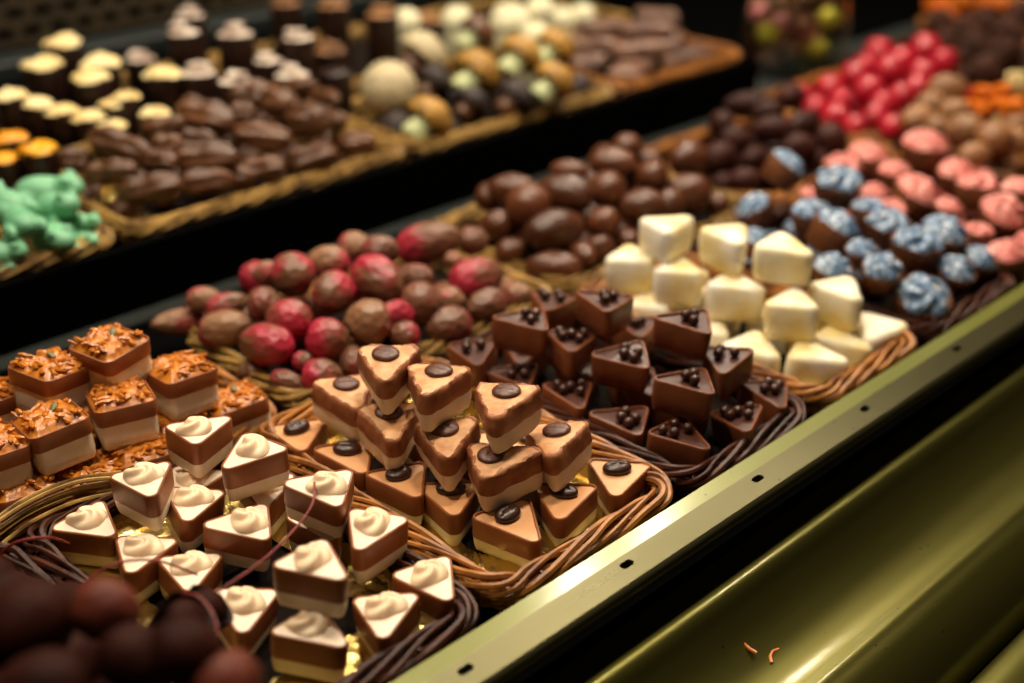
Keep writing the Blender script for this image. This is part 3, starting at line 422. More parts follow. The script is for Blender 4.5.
# perforated wooden screen behind the top shelf
mb = MB()
for k in range(16): box(mb, 10, 80, 99.6, 100.2, 6.2+k*1.5, 6.2+k*1.5+.62)
for k in range(15):
    for i in range(30):
        x = 10+(i+(.5 if k % 2 else 0))*2.3; box(mb, x, x+.8, 99.62, 100.18, 6.2+k*1.5+.6, 6.2+(k+1)*1.5+.02)
tag(put('lattice_screen', mb.mesh('lattice_screen', M_['lattice'], False)), 'perforated pale wooden lattice screen behind the top left chocolates', 'screen')
for i, (x, y, a) in enumerate([(34.6, 20.4, .4), (34.0, 21.2, 1.3)]):
    mb = MB(); tube(mb, [(-.45, 0, 0), (-.15, .12, .05), (.2, .1, .03), (.45, -.1, 0)], .07, 6)
    z = -2.75 if i == 0 else -2.4
    tag(put('pastry_crumb', mb.mesh('crumb', M_['orange']), None, (x, y, z), (0, 0, a)), ('orange crumb lying on the olive moulding, nearer the lower right' if i == 0 else 'curved orange crumb on the olive moulding, nearer the rail'), 'crumb')
# ------------------------------------------------------------------ baskets
def path(x0, x1, y0, y1, r, step=.4):
    return densify(rpoly([(x0, y0), (x1, y0), (x1, y1), (x0, y1)], r, 0, 10), step)
def basket(x0, x1, y0, y1, zb, zt, wm, label, r=1.7, foil=True, foil_label=None, raise_=0):
    e = tag(put('wicker_basket', None, None, ((x0+x1)/2, (y0+y1)/2, zb)), label, 'basket', 'wicker baskets of chocolates')
    cx, cy = (x0+x1)/2, (y0+y1)/2
    base = path(x0-cx, x1-cx, y0-cy, y1-cy, r); n = len(base); h = zt-zb
    nrm = []
    for i in range(n):
        a, b = base[i-1], base[(i+1) % n]; t = Vector((b[0]-a[0], b[1]-a[1])).normalized(); nrm.append((t.y, -t.x))
    turns = max(3, round(n*.4/12))
    mb = MB(); S_ = 6
    for s in range(S_):
        pts = []
        for i, (p, q) in enumerate(zip(base, nrm)):
            a = 2*math.pi*(turns*i/n+s/S_); o = .4*math.cos(a)-.14+.14*nz(i*.22, s*3.1, x0); z = h-.2+.36*math.sin(a)+.12*nz(i*.2, s*2.3, x1)
            pts.append((p[0]+q[0]*(o-.3), p[1]+q[1]*(o-.3), z+raise_*0))
        tube(mb, pts, .13+.03*math.sin(s*2.1), 6, True)
    put('braided_rim', mb.mesh('rim', wm), e)
    mb = MB(); rows = max(2, int((h-.3)/.28))
    for k in range(rows):
        pts = []
        for i, (p, q) in enumerate(zip(base, nrm)):
            o = .11*math.cos(math.pi*(i*.4/1.1)+math.pi*(k % 2)); pts.append((p[0]+q[0]*(o-.45-.25*(1-k/rows)), p[1]+q[1]*(o-.45-.25*(1-k/rows)), .12+k*.28))
        tube(mb, pts, .14, 5, True)
    for i in range(0, n, 6):
        p, q = base[i], nrm[i]; tube(mb, [(p[0]-q[0]*.55, p[1]-q[1]*.55, .02), (p[0]-q[0]*.4, p[1]-q[1]*.4, h-.2)], .09, 5)
    put('woven_wall', mb.mesh('wall', wm), e)
    mb = MB(); ins = rpoly([(x0-cx, y0-cy), (x1-cx, y0-cy), (x1-cx, y1-cy), (x0-cx, y1-cy)], r, .6, 8)
    mb.loft([[(x, y, z) for x, y in ins] for z in (0, .06)]); put('woven_bottom', mb.mesh('bottom', M_['wick_floor']), e)
    if foil:
        mb = MB(); rings = []; rnd = random.Random(x0)
        for k, (ins, z) in enumerate(((1.15, h-.35), (1.15, h-.5), (1.2, h*.45), (1.4, .3), (2.0, .34), (2.8, .26))):
            ring = densify(rpoly([(x0-cx, y0-cy), (x1-cx, y0-cy), (x1-cx, y1-cy), (x0-cx, y1-cy)], r, .8, 8), .4)
            out = []
            for i, (x, y) in enumerate(ring):
                f = 1-(ins-.8)/(min(x1-x0, y1-y0)/2); d = .1*nz(i*.9, k*1.7, x0); out.append((x*f+d, y*f+d*.7, z+(.22*nz(i*.6, k, 3)-.05 if k < 3 else .12*nz(i*.7, k, 1))))
            rings.append(out)
        mb.loft(rings[::-1], False, False)
        fl = rings[-1]; 
        tag(put('gold_foil_liner', mb.mesh('foil', M_['foil']), None, (cx, cy, zb)), foil_label, 'foil liner', 'gold foil liners')
    return e
BK = [
 ((1.5, 14.3, 26.4, 43.2, .05, 1.7), 'wick_dark', 'dark wicker basket at lower left corner holding dark round cherry chocolates', 'crumpled gold foil under the dark cherry chocolates at lower left'),
 ((14.5, 25.2, 26.5, 43.2, .05, 1.5), 'wick_dark', 'dark wicker basket holding the cream-swirl triangles beside the front rail', 'crumpled gold foil under the cream-swirl triangles'),
 ((25.5, 36.5, 26.5, 43.3, .05, 1.55), 'wick_mid', 'brown wicker basket holding coffee-bean triangles beside the front rail', 'crumpled gold foil under the coffee-bean triangles'),
 ((36.7, 46.4, 26.5, 43.3, .05, 1.35), 'wick_dark', 'dark wicker basket holding dark chocolate triangles with crisp pearls', 'gold foil under the dark triangles with pearls'),
 ((46.6, 56.3, 26.5, 43.3, .05, 1.5), 'wick_mid', 'brown wicker basket holding plain ivory white triangles', 'gold foil under the ivory white triangles'),
 ((56.6, 67.2, 26.5, 43.3, .05, 1.5), 'wick_dark', 'dark wicker basket holding blue-topped fluted cups', 'gold foil under the blue-topped cups'),
 ((67.4, 83, 26.5, 43.3, .05, 1.5), 'wick_mid', 'brown wicker basket holding pink-topped fluted cups at right edge', 'gold foil under the pink-topped cups'),
 ((11, 28.3, 43.6, 51.6, .05, 1.3), 'wick_mid', 'wicker basket holding square caramel-crunch pralines at left edge', 'gold foil under the square caramel pralines'),
 ((28.8, 47.0, 43.6, 54.6, .05, 1.4), 'wick_light', 'golden wicker basket holding brown eggs dusted with red', 'gold foil under the red-dusted eggs'),
 ((47.3, 66.3, 43.6, 56.8, .05, 1.5), 'wick_light', 'golden wicker basket holding smooth brown chocolate eggs', 'gold foil under the smooth brown eggs'),
 ((66.6, 83.2, 43.6, 56.8, .05, 1.5), 'wick_mid', 'wicker basket holding dark matt chocolate ovals', 'gold foil under the dark matt ovals'),
 ((83.5, 99.5, 43.6, 58.9, .05, 1.7), 'wick_mid', 'wicker basket holding shiny red berry sweets', 'gold foil under the red berry sweets'),
 ((83.4, 104, 34, 43.3, .05, 2.6), 'wick_mid', 'brown wicker basket holding tan nut balls and candied fruit at right', 'gold foil under the tan nut balls'),
 ((99.8, 116, 43.6, 60, .05, 2.0), 'wick_dark', 'wicker basket holding dark shaggy truffles at upper right', 'gold foil under the dark shaggy truffles'),
 ((116.3, 136, 43.6, 62, .05, 2.6), 'wick_mid', 'wicker basket holding orange candied peel at top right', 'gold foil under the orange candied peel'),
 ((10, 30.0, 61.3, 71.6, 3.05, 4.6), 'wick_light', 'golden wicker basket holding green chocolate frogs at left edge', 'shiny gold foil under the green frogs'),
 ((30.4, 51.2, 61.3, 73.4, 3.05, 4.6), 'wick_light', 'golden wicker basket holding long ridged brown chocolates', 'shiny gold foil under the long ridged chocolates'),
 ((51.6, 71.8, 61.3, 73.4, 3.05, 4.6), 'wick_light', 'golden wicker basket holding mushroom-shaped chocolates', 'gold foil under the mushroom-shaped chocolates'),
 ((72.2, 88.2, 61.3, 73.4, 3.05, 4.6), 'wick_mid', 'brown wicker basket holding stacked chocolate bark at top centre', 'gold foil under the stacked chocolate bark'),
 ((24, 51.2, 73.7, 88.5, 4.65, 5.6), 'wick_light', 'wicker basket holding tall filled cups at upper left', 'gold foil under the tall filled cups'),
 ((51.6, 88.2, 73.7, 88.5, 4.65, 5.6), 'wick_light', 'wicker basket behind the mushrooms holding white piped columns and cups', 'gold foil under the white piped columns'),
]
for k, (b, wm, la, fl) in enumerate(BK): basket(*b, M_[wm], la, foil=k in (1, 2, 4, 15, 16), foil_label=fl)
# ------------------------------------------------------------------ pralines near the rail
def quadz(z): return lambda x, y, z_: (x, y, z_)
def coffee_meshes(seed, worn):
    T = tri(3.9, 3.25) if worn else tri(3.75, 3.1); out = []; H = 1.84 if worn else 1.65
    zm = .93 if worn else .72
    r = .4 if worn else .34
    def wob(x, y, z):
        if not worn: return (x, y, z)
        k = .07; return (x+k*nz(x, y, z, 1.6, seed), y+k*nz(x, y, z, 1.6, seed+9), z+(.05*nz(x, y, z, 3, seed+4) if z > .3 else 0))
    mb = MB(); prism(mb, T, r, [(0, .24), (.06, .16), (.2, .1), (zm*.6, .05), (zm, .03), (zm+.03, .2)], wob, dens=.15); out.append(('white_base', mb.mesh('white_base', M_['white_base'])))
    mb = MB(); capz = H-(.06 if worn else .13)
    def rag(x, y, z):
        x, y, z2 = wob(x, y, z)
        if worn and z > H-.12: z2 += .07*nz(x, y, 0, 3.2, seed); x += .09*nz(x, y, 1, 4, seed); y += .09*nz(x, y, 2, 4, seed); z2 += .05*nz(x, y, 3, 7, seed)
        return (x, y, z2)
    if worn: prism(mb, T, r, [(zm-.03, .2), (zm-.02, .03), (zm+.1, -.04), (H-.3, .02), (H-.13, .02), (H-.03, .07), (H-.01, .14), (H-.05, .2)], rag, dens=.14)
    else: prism(mb, T, r, [(zm-.02, .2), (zm, .02), (zm+.1, 0), (H-.08, 0), (H-.02, .02), (H, .05), (H-.01, .09), (H-.1, .12)], rag)
    out.append(('milk_shell', mb.mesh('milk_shell', M_['milk_worn' if worn else 'milk'])))
    mb = MB(); ring = densify(rpoly(T, r, .12), .2)
    if worn:
        ring = [rag(x, y, H)[:2] for x, y in ring]
        capfield(mb, ring, lambda x, y, t: H-.04+.05*min(1, t*4)+.035*nz(x, y, 0, 2.2, seed), 8)
    else: capfield(mb, ring, lambda x, y, t: H-.1+.02*min(1, t*4)+.008*nz(x, y, 0, 2, seed), 6)
    out.append(('coffee_filling', mb.mesh('coffee_filling', M_['tan_worn' if worn else 'tan'])))
    mb = MB(); rnd = random.Random(seed*3+worn)
    a = rnd.uniform(-.6, .6); ca, sa = math.cos(a), math.sin(a); bx, by = rnd.uniform(-.12, .12), -.32+rnd.uniform(-.1, .12)
    def bean(x, y, z):
        g = math.exp(-(y+.08*math.sin(x*3))**2/.012)*(.32 if worn else .42) if z > 0 else 0
        return (x, y, z-g*(1-abs(x)**3)*(z > 0)*z)
    tmp = MB(); ellipsoid(tmp, (0, 0, 0), .62 if worn else .64, .57 if worn else .48, .2 if worn else .26, 28, 16, bean)
    mb.add([(bx+x*ca-y*sa, by+x*sa+y*ca, z+H+(.08 if worn else .06)) for x, y, z in tmp.v], tmp.f)
    out.append(('coffee_bean', mb.mesh('coffee_bean', M_['bean_worn' if worn else 'bean'])))
    return out
def cream_meshes(seed):
    T = tri(3.35, 2.8); r = .33; H = 1.7; zm = .72; out = []
    mb = MB(); prism(mb, T, r, [(0, .22), (.06, .15), (.2, .1), (zm*.6, .05), (zm, .03), (zm+.03, .2)]); out.append(('white_base', mb.mesh('white_base', M_['white_base'])))
    mb = MB(); prism(mb, T, r, [(zm-.02, .2), (zm, .02), (zm+.1, 0), (H-.08, 0), (H-.02, .01), (H+.01, .04), (H+.01, .08), (H-.05, .12)]); out.append(('milk_shell', mb.mesh('milk_shell', M_['milk'])))
    rnd = random.Random(seed)
    mb = MB(); capfield(mb, densify(rpoly(T, r, .1), .2), lambda x, y, t: H-.015+.05*min(1, t*3)+.02*nz(x, y, 0, 1.5, seed), 6); out.append(('cream_top', mb.mesh('cream_top', M_['cream'])))
    mb = MB(); tmp = MB(); rosette(tmp, .68, .46, 3, 7.5+rnd.uniform(-1, 1), .3, 0, 0, 0, 1.2, 20, 60, .7)
    a = rnd.uniform(0, 6.3); ca, sa = math.cos(a), math.sin(a)
    mb.add([(x*ca-y*sa+.08*z, x*sa+y*ca-.15, z+H+.02) for x, y, z in tmp.v], tmp.f); out.append(('cream_swirl', mb.mesh('cream_swirl', M_['swirl'])))
    return out
def dark_meshes(seed):
    T = tri(3.35, 2.8); r = .3; H = 1.68; out = []; rnd = random.Random(seed)
    mb = MB(); prism(mb, T, r, [(0, .3), (.05, .2), (.3, .1), (.7, .03), (H-.1, 0), (H-.02, .02), (H, .05), (H-.01, .1), (H-.16, .15)]); out.append(('dark_shell', mb.mesh('dark_shell', M_['dark_shell'])))
    mb = MB(); capfield(mb, densify(rpoly(T, r, .13), .2), lambda x, y, t: H-.12+.02*nz(x, y, 0, 1.8, seed), 6); out.append(('ganache_filling', mb.mesh('ganache', M_['dark_fill'])))
    spots = []; cx, cy = rnd.uniform(-.1, .1), -.45
    for k in range(60):
        x, y = cx+rnd.uniform(-.62, .62), cy+rnd.uniform(-.12, .62)
        if all((x-a)**2+(y-b)**2 > .47**2 for a, b in spots): spots.append((x, y))
        if len(spots) == 4+seed % 2: break
    for x, y in spots:
        mb = MB(); q = rnd.uniform(.235, .27); ellipsoid(mb, (x, y, H-.1+q*.9), q, q, q*.95, 14, 9); out.append(('crisp_pearl', mb.mesh('pearl', M_['pearl'])))
    return out
def white_mesh(seed):
    T = tri(4.0, 3.3); H = 2.0
    def f(x, y, z):
        k = .05; return (x+k*nz(x, y, z, 1.3, seed), y+k*nz(x, y, z, 1.3, seed+3), z)
    mb = MB(); rings = prism(mb, T, .5, [(0, .26), (.08, .18), (.35, .08), (1.0, .02), (H-.25, .03), (H-.1, .1), (H-.02, .22)], f, top=False)
    capfield(mb, [p[:2] for p in rings[-1]], lambda x, y, t: H-.02+.1*(1-(1-min(1, t*1.4))**2)+.09*nz(x, y, 0, 1.8, seed)*min(1, t*3), 7)
    return [('ivory_praline', mb.mesh('ivory_praline', M_['ivory']))]
def square_meshes(seed):
    q = 1.31; T = [(-q, -q), (q, -q), (q, q), (-q, q)]; H = 1.95; zm = 1.2; out = []; rnd = random.Random(seed)
    def scal(x, y, z):
        if z < .4: k = .04*math.sin((x+y)*9)*math.sin((x-y)*9); return (x*(1+k), y*(1+k), z)
        return (x, y, z)
    mb = MB(); prism(mb, T, .38, [(0, .24), (.06, .16), (.22, .08), (.5, .06), (zm, .07), (zm+.03, .2)], scal, dens=.12); out.append(('white_base', mb.mesh('white_base', M_['white_base'])))
    mb = MB(); prism(mb, T, .38, [(zm-.02, .2), (zm, .03), (zm+.08, 0), (H-.06, -.02), (H, .0), (H+.01, .05), (H-.12, .1)]); out.append(('milk_shell', mb.mesh('milk_shell', M_['milk'])))
    mb = MB(); capfield(mb, densify(rpoly(T, .38, .09), .12), lambda x, y, t: H-.08+.4*min(1, t*2.6)+.16*nz(x, y, 0, 2.6, seed)*min(1, t*4)+.09*nz(x, y, 4, 6, seed)*min(1, t*4), 12)
    for k in range(48):
        x, y = rnd.uniform(-1.08, 1.08), rnd.uniform(-1.08, 1.08); z = H+.27+.16*nz(x, y, 0, 2.6, seed)+rnd.uniform(-.05, .07)
        if max(abs(x), abs(y)) > .95: z -= .12
        a = rnd.uniform(0, 6.3); L = rnd.uniform(.14, .34); t = rnd.uniform(-.5, .5)
        d = Vector((math.cos(a)*math.cos(t), math.sin(a)*math.cos(t), math.sin(t)*.6))*L; b = Vector((x, y, z)); s_ = Vector((-d.y, d.x, rnd.uniform(-.1, .1)))*.22
        tube(mb, [b-d, b-d*.3+s_, b+d*.4-s_*.5, b+d], .07, 5, rf=lambda u, w_=rnd.uniform(.08, .14): w_*(1-.5*abs(2*u-1)))
    out.append(('caramel_crunch', mb.mesh('caramel_crunch', M_['caramel'])))
    if seed > 1: return out
    mb = MB(); ellipsoid(mb, (0, 0, 0), .3, .15, .07, 12, 8); out.append(('pumpkin_seed', mb.mesh('seed', M_['seed']), (rnd.uniform(-.5, .5), rnd.uniform(-.3, .5), H+.45), (rnd.uniform(-.4, .4), .3, rnd.uniform(0, 3))))
    return out
COFFEE_W = [coffee_meshes(s, True) for s in range(5)]; COFFEE_C = [coffee_meshes(s, False) for s in range(4)]
CREAM = [cream_meshes(s) for s in range(5)]; DARK = [dark_meshes(s) for s in range(5)]; WHITE = [white_mesh(s) for s in range(4)]; SQUARE = [square_meshes(s) for s in range(4)]
HT = dict(coffee=1.65, coffee_worn=1.84, cream=1.7, dark=1.68, white=2.05, square=1.95)
def settle(rec, H, lib, i, name, label, cat, group):
    n, x, y, z, yaw, tx, ty = rec
    rot = Euler((tx, ty, yaw), 'ZYX'); off = rot.to_matrix() @ Vector((0, 0, H))
    return thing(name, lib[i % len(lib)], label, cat, group, (x-off.x, y-off.y, z-off.z), rot)
for i, rec in enumerate(PIECES['coffee']):
    worn = rec[0][0] in 'AB'
    settle(rec, HT['coffee_worn' if worn else 'coffee'], COFFEE_W if worn else COFFEE_C, i, 'coffee_praline', LBL[rec[0]], 'chocolate', 'coffee-bean triangle pralines')
for i, rec in enumerate(PIECES['cream']): settle(rec, HT['cream'], CREAM, i, 'cream_swirl_praline', LBL[rec[0]], 'chocolate', 'cream-swirl triangle pralines')
for i, rec in enumerate(PIECES['dark']): settle(rec, HT['dark'], DARK, i, 'pearl_praline', LBL[rec[0]], 'chocolate', 'dark triangle pralines with pearls')
for i, rec in enumerate(PIECES['white']): settle(rec, HT['white'], WHITE, i, 'ivory_praline', LBL[rec[0]], 'chocolate', 'ivory white triangle pralines')
for i, rec in enumerate(PIECES['square']): settle(rec, HT['square'], SQUARE, i, 'caramel_praline', LBL[rec[0]], 'chocolate', 'square caramel-crunch pralines')
for lib, H, name, zc, spots, la, g in (
    (COFFEE_C, 1.65, 'coffee_praline', 1.85, [(31.0, 41.0), (31.2, 37.9), (31.6, 34.8), (34.1, 33.2)], 'coffee-bean praline buried low behind the visible coffee stack', 'coffee-bean triangle pralines'),
    (CREAM, 1.7, 'cream_swirl_praline', 1.9, [(21.5, 41.0), (23.4, 38.4), (23.6, 34.9)], 'cream-swirl praline buried under the upper cream-swirl triangles', 'cream-swirl triangle pralines'),
    (DARK, 1.68, 'pearl_praline', 1.85, [(40.0, 39.8), (41.0, 36.8), (41.6, 33.6), (41.9, 31.2)], 'dark pearl praline buried low behind the visible dark triangles', 'dark triangle pralines with pearls'),
    (WHITE, 2.05, 'ivory_praline', 2.1, [(52.6, 39.6), (52.3, 36.4), (52.2, 33.0)], 'ivory praline buried low behind the visible white stack', 'ivory white triangle pralines'),
    (SQUARE, 1.95, 'caramel_praline', 2.05, [(19.4, 48.2), (22.2, 47.6), (25.2, 48.4), (16.4, 49.0)], 'square caramel praline buried under the upper squares', 'square caramel-crunch pralines')):
    for i, (x, y) in enumerate(spots):
        thing(name, lib[i % len(lib)], la, 'chocolate', g, (x, y, zc-H), (0, 0, 2.2+i*.3 if H != 1.95 else -1.7))
# ------------------------------------------------------------------ cups with piped tops
def cup_meshes(seed, topmat):
    out = []; mb = MB(); n = 72; rings = []
    for z, r in ((0, .78), (.05, .84), (1.3, 1.12), (1.34, 1.10), (1.28, 1.05)):
        rings.append([((r+.045*math.cos(24*2*math.pi*k/n)*(z > .01))*math.cos(2*math.pi*k/n), (r+.045*math.cos(24*2*math.pi*k/n)*(z > .01))*math.sin(2*math.pi*k/n), z) for k in range(n)])
    mb.loft(rings); out.append(('fluted_cup', mb.mesh('fluted_cup', M_['cup'])))
    mb = MB(); rnd = random.Random(seed); rosette(mb, 1.05, .62, 5, rnd.choice((-1, 1))*(7+rnd.random()), .3, 0, 0, 1.24, 1, 22, 84, .7)
    out.append(('piped_top', mb.mesh('piped_top', topmat))); return out
for key, topm, nm, base in (('pink', 'pink', 'pink_cream_cup', 'fluted chocolate cup with pink piped cream'), ('blue', 'blue', 'blue_cream_cup', 'fluted chocolate cup with blue-grey piped cream')):
    lib = [cup_meshes(s, M_[topm]) for s in range(3)]; rows = HEAP[key]; nr = 1+max(i[0] for i in rows); rnd = random.Random(5)
    for i, (r, c, x, y, z, L, W, yaw) in enumerate(rows):
        ncol = sum(1 for q in rows if q[0] == r); k = L/2.3
        tilt = TILT.get((key, r, c), (rnd.uniform(-.15, .15), rnd.uniform(-.15, .15)))
        rot = Euler((tilt[0], tilt[1], rnd.uniform(0, 6)), 'ZYX'); off = rot.to_matrix() @ Vector((0, 0, 1.45*k))
        thing(nm, lib[i % 3], base+', '+place_label(r, c, nr, ncol), 'filled cup', key+' cream cups', (x-off.x, y-off.y, z-off.z), rot, (k, k, k))
    x0, x1, y0, y1 = (69, 81, 29, 42) if key == 'pink' else (58.2, 65.5, 29, 42)
    n = 0
    for yy in (30, 33.2, 36.4, 39.6):
        for xx in [x0+j*3 for j in range(int((x1-x0)/3)+1)]:
            if all((xx-q[2])**2+(yy-q[3])**2+(1.3-q[4]+.8)**2 > 2.4**2 for q in rows):
                thing(nm, lib[n % 3], base+', buried low under the others in its basket', 'filled cup', key+' cream cups', (xx, yy, .3), (0, 0, n)); n += 1
# ------------------------------------------------------------------ heaps of rounded sweets
def egg_mesh(name, m, lump=0, seed=0, nu=28, nv=18, point=.12):
    mb = MB()
    def f(x, y, z):
        k = 1-point*x; l = 1+lump*nz(x*2.2, y*2.2, z*2.2, 1, seed); return (x*l, y*k*l, z*k*l)
    ellipsoid(mb, (0, 0, 0), .5, .5, .5, nu, nv, f); return mb.mesh(name, m)
def ridged_mesh(seed):
    mb = MB()
    def f(x, y, z):
        a = math.atan2(z, y); l = 1+.1*math.cos(7*a+2*x)+.16*nz(x*1.4, y*1.6, z*1.6, 1, seed); w_ = 1-.22*math.exp(-(x-.1)**2*12); return (x*(1+.1*nz(x, y, z, 2, seed+2)), y*l*w_, z*l*w_)
    ellipsoid(mb, (0, 0, 0), .5, .5, .5, 48, 24, f); return mb.mesh('ridged', M_['shell_nut'])
def shag_mesh(seed):
    mb = MB(); rnd = random.Random(seed); ellipsoid(mb, (0, 0, 0), .42, .42, .42, 16, 10)
    for k in range(70):
        d = Vector((rnd.gauss(0, 1), rnd.gauss(0, 1), rnd.gauss(0, 1))).normalized(); t = d.orthogonal().normalized(); t.rotate(Matrix.Rotation(rnd.uniform(0, 6.3), 3, d)); c = d*.42
        tube(mb, [c-t*.2, c+d*.07, c+t*.2+d*.04], .035, 4)
    return mb.mesh('shaggy', M_['shred'])
def chunk_mesh(m, seed):
    mb = MB(); rnd = random.Random(seed); pts = [(-.5, -.42), (.46, -.5), (.5, .4), (-.4, .5)]
    prism(mb, pts, .16, [(-.5, .1), (-.38, 0), (.36, .03), (.5, .14)], lambda x, y, z: (x+.08*nz(x, y, z, 2, seed), y+.08*nz(x, y, z, 2, seed+1), z+.1*nz(x, y, z, 2, seed+2))); return mb.mesh('chunk', m)
EGGS = dict(r=[egg_mesh('egg', M_['egg_red'], .05, s) for s in (1, 2)], p=[egg_mesh('egg', M_['egg_pale'], .05, 3)], b=[egg_mesh('egg', M_['egg_brown'], .05, 4)])
def heap(key, name, base, cat, group, libf, filler, zf, floor_z, fsize, rnd_tilt=.25):
    rows = HEAP[key]; nr = 1+max(i[0] for i in rows); rnd = random.Random(len(key)*7+3); gs = dict(shells=1.12, frogs=1.36, fruit=1, peel=1).get(key, 1.12)
    for i, (r, c, x, y, z, L, W, yaw) in enumerate(rows):
        ncol = sum(1 for q in rows if q[0] == r); me, extra = libf(i, r, c)
        flip = math.pi if rnd.random() < .5 and key != 'frogs' else 0
        thing(name, [(name, me)], (extra+' ' if extra else '')+base+', '+place_label(r, c, nr, ncol), cat, group, (x, y, z), (rnd.uniform(-rnd_tilt, rnd_tilt), rnd.uniform(-rnd_tilt, rnd_tilt)*.6, yaw+flip), (L*gs, W*gs, W*gs))
    x0, x1, y0, y1, nx, ny = filler; n = 0
    placed = [(q[2], q[3], q[4], max(q[5], q[6])) for q in rows]
    for lev in range(zf):
        for j in range(ny):
            for i in range(nx):
                xx = x0+(x1-x0)*(i+.5*((j+lev) % 2))/nx+rnd.uniform(-.2, .2); yy = y0+(y1-y0)*(j+.5*(lev % 2))/ny+rnd.uniform(-.2, .2); zz = floor_z+fsize*.5+lev*fsize*.85
                if xx > x1 or yy > y1: continue
                if any((xx-a)**2+(yy-b)**2+(zz-c_)**2 < (.5*(fsize*1.1+d))**2 for a, b, c_, d in placed): continue
                if any(q[4] > zz+.3 and (xx-q[2])**2+(yy-q[3])**2 < 6 for q in rows):
                    placed.append((xx, yy, zz, fsize)); me, _ = libf(n, 9, 9); n += 1
                    thing(name, [(name, me)], base+', half buried low between the others in its heap', cat, group, (xx, yy, zz), (rnd.uniform(-.4, .4), rnd.uniform(-.3, .3), rnd.uniform(0, 6)), (fsize*1.12, fsize*.95, fsize*.95))
def eggs_of(i, r, c):
    code = EGG_KIND[i] if r < 9 else 'bpr'[i % 3]
    return EGGS[code][i % len(EGGS[code])], {'r': 'strongly red-dusted', 'p': 'pale tan pink-tipped', 'b': 'plain brown'}[code]
heap('eggs', 'chocolate_egg', 'rough chocolate egg', 'chocolate egg', 'red-dusted chocolate eggs', eggs_of, (30.0, 46.0, 44.6, 55.5, 8, 6), 2, .3, 1.9)
b_ = [egg_mesh('bean', M_['plain_ball'], .08, s, point=.08) for s in (5, 6)]
heap('beans', 'chocolate_almond', 'smooth milk-chocolate almond', 'chocolate', 'smooth milk-chocolate almonds', lambda i, r, c: (b_[i % 2], ''), (49, 65, 45.2, 56, 6, 4), 2, .3, 2.0)
d_ = [egg_mesh('date', M_['date'], .12, s, point=.05) for s in (7, 8)]
heap('dates', 'dark_chocolate_oval', 'dark matt chocolate oval', 'chocolate', 'dark matt chocolate ovals', lambda i, r, c: (d_[i % 2], ''), (68, 82, 45.2, 55, 5, 4), 2, .3, 2.0)
r_ = [egg_mesh('berry', M_['berry'], .04, 9, point=0)]
heap('berries', 'red_berry_sweet', 'shiny red berry-like sweet', 'sweet', 'red berry sweets', lambda i, r, c: (r_[0], ''), (85, 98.5, 45.2, 55, 6, 4), 2, .3, 2.0)
t_ = [egg_mesh('nutball', M_['nutball'], .1, 10)]
heap('tanballs', 'nut_chocolate', 'tan cocoa-dusted nut chocolate', 'chocolate', 'tan nut chocolates', lambda i, r, c: (t_[0], ''), (84.5, 100, 35.6, 42.4, 6, 3), 2, .3, 2.0)
o_ = [chunk_mesh(M_['orange'], 1), chunk_mesh(M_['nut'], 2), chunk_mesh(M_['berry'], 3)]
heap('fruit', 'fruit_piece', 'chunk on the tan nut chocolates', 'candied fruit', 'candied fruit and nut chunks', lambda i, r, c: ((o_[1], 'cream nut') if (r, c) in ((0, 3), (1, 3)) else (o_[2], 'red fruit') if (r, c) == (0, 0) else (o_[0], 'orange candied')), (90, 100, 37, 42, 1, 1), 0, .3, 2.0)
s_ = [shag_mesh(1), shag_mesh(2)]
heap('shreds', 'shaggy_truffle', 'dark truffle coated in shavings', 'truffle', 'dark shaggy truffles', lambda i, r, c: (s_[i % 2], ''), (101.5, 114, 45.5, 55, 5, 4), 2, .3, 2.3)
heap('peel', 'candied_peel', 'orange candied peel strip', 'candied peel', 'candied orange peel', lambda i, r, c: (o_[0], ''), (118, 126, 48, 60, 3, 5), 2, .3, 2.0)
n_ = [ridged_mesh(s) for s in range(4)]
heap('shells', 'ridged_chocolate', 'long ridged brown chocolate', 'chocolate', 'long ridged brown chocolates', lambda i, r, c: (n_[i % 4], ''), (32.5, 50, 62.5, 71.5, 6, 5), 2, 3.3, 1.7)
# green frogs
def frog_mesh():
    mb = MB()
    for c, r in (((0, 0, 0), (.42, .34, .3)), ((.34, 0, .12), (.24, .27, .22)), ((.36, .15, .3), (.09, .09, .1)), ((.36, -.15, .3), (.09, .09, .1)), ((-.2, .3, -.08), (.24, .14, .2)), ((-.2, -.3, -.08), (.24, .14, .2)), ((.22, .27, -.2), (.16, .09, .09)), ((.22, -.27, -.2), (.16, .09, .09)), ((.0, .34, -.24), (.2, .1, .07)), ((0, -.34, -.24), (.2, .1, .07))):
        ellipsoid(mb, c, *r, 16, 10)
    me = mb.mesh('frog', M_['green']); o = put('tmp', me); md = o.modifiers.new('r', 'REMESH'); md.mode = 'VOXEL'; md.voxel_size = .0003
    sm = o.modifiers.new('s', 'SMOOTH'); sm.iterations = 4
    dg = bpy.context.evaluated_depsgraph_get(); out = bpy.data.meshes.new_from_object(o.evaluated_get(dg)); bpy.data.objects.remove(o)
    out.name = 'frog'; out.polygons.foreach_set('use_smooth', [True]*len(out.polygons)); out.materials.clear(); out.materials.append(M_['green']); return out
f_ = frog_mesh()
heap('frogs', 'green_frog', 'mint green frog-shaped chocolate', 'chocolate frog', 'green chocolate frogs', lambda i, r, c: (f_, ''), (13, 27.5, 62.8, 70, 5, 3), 1, 3.3, 2.2)
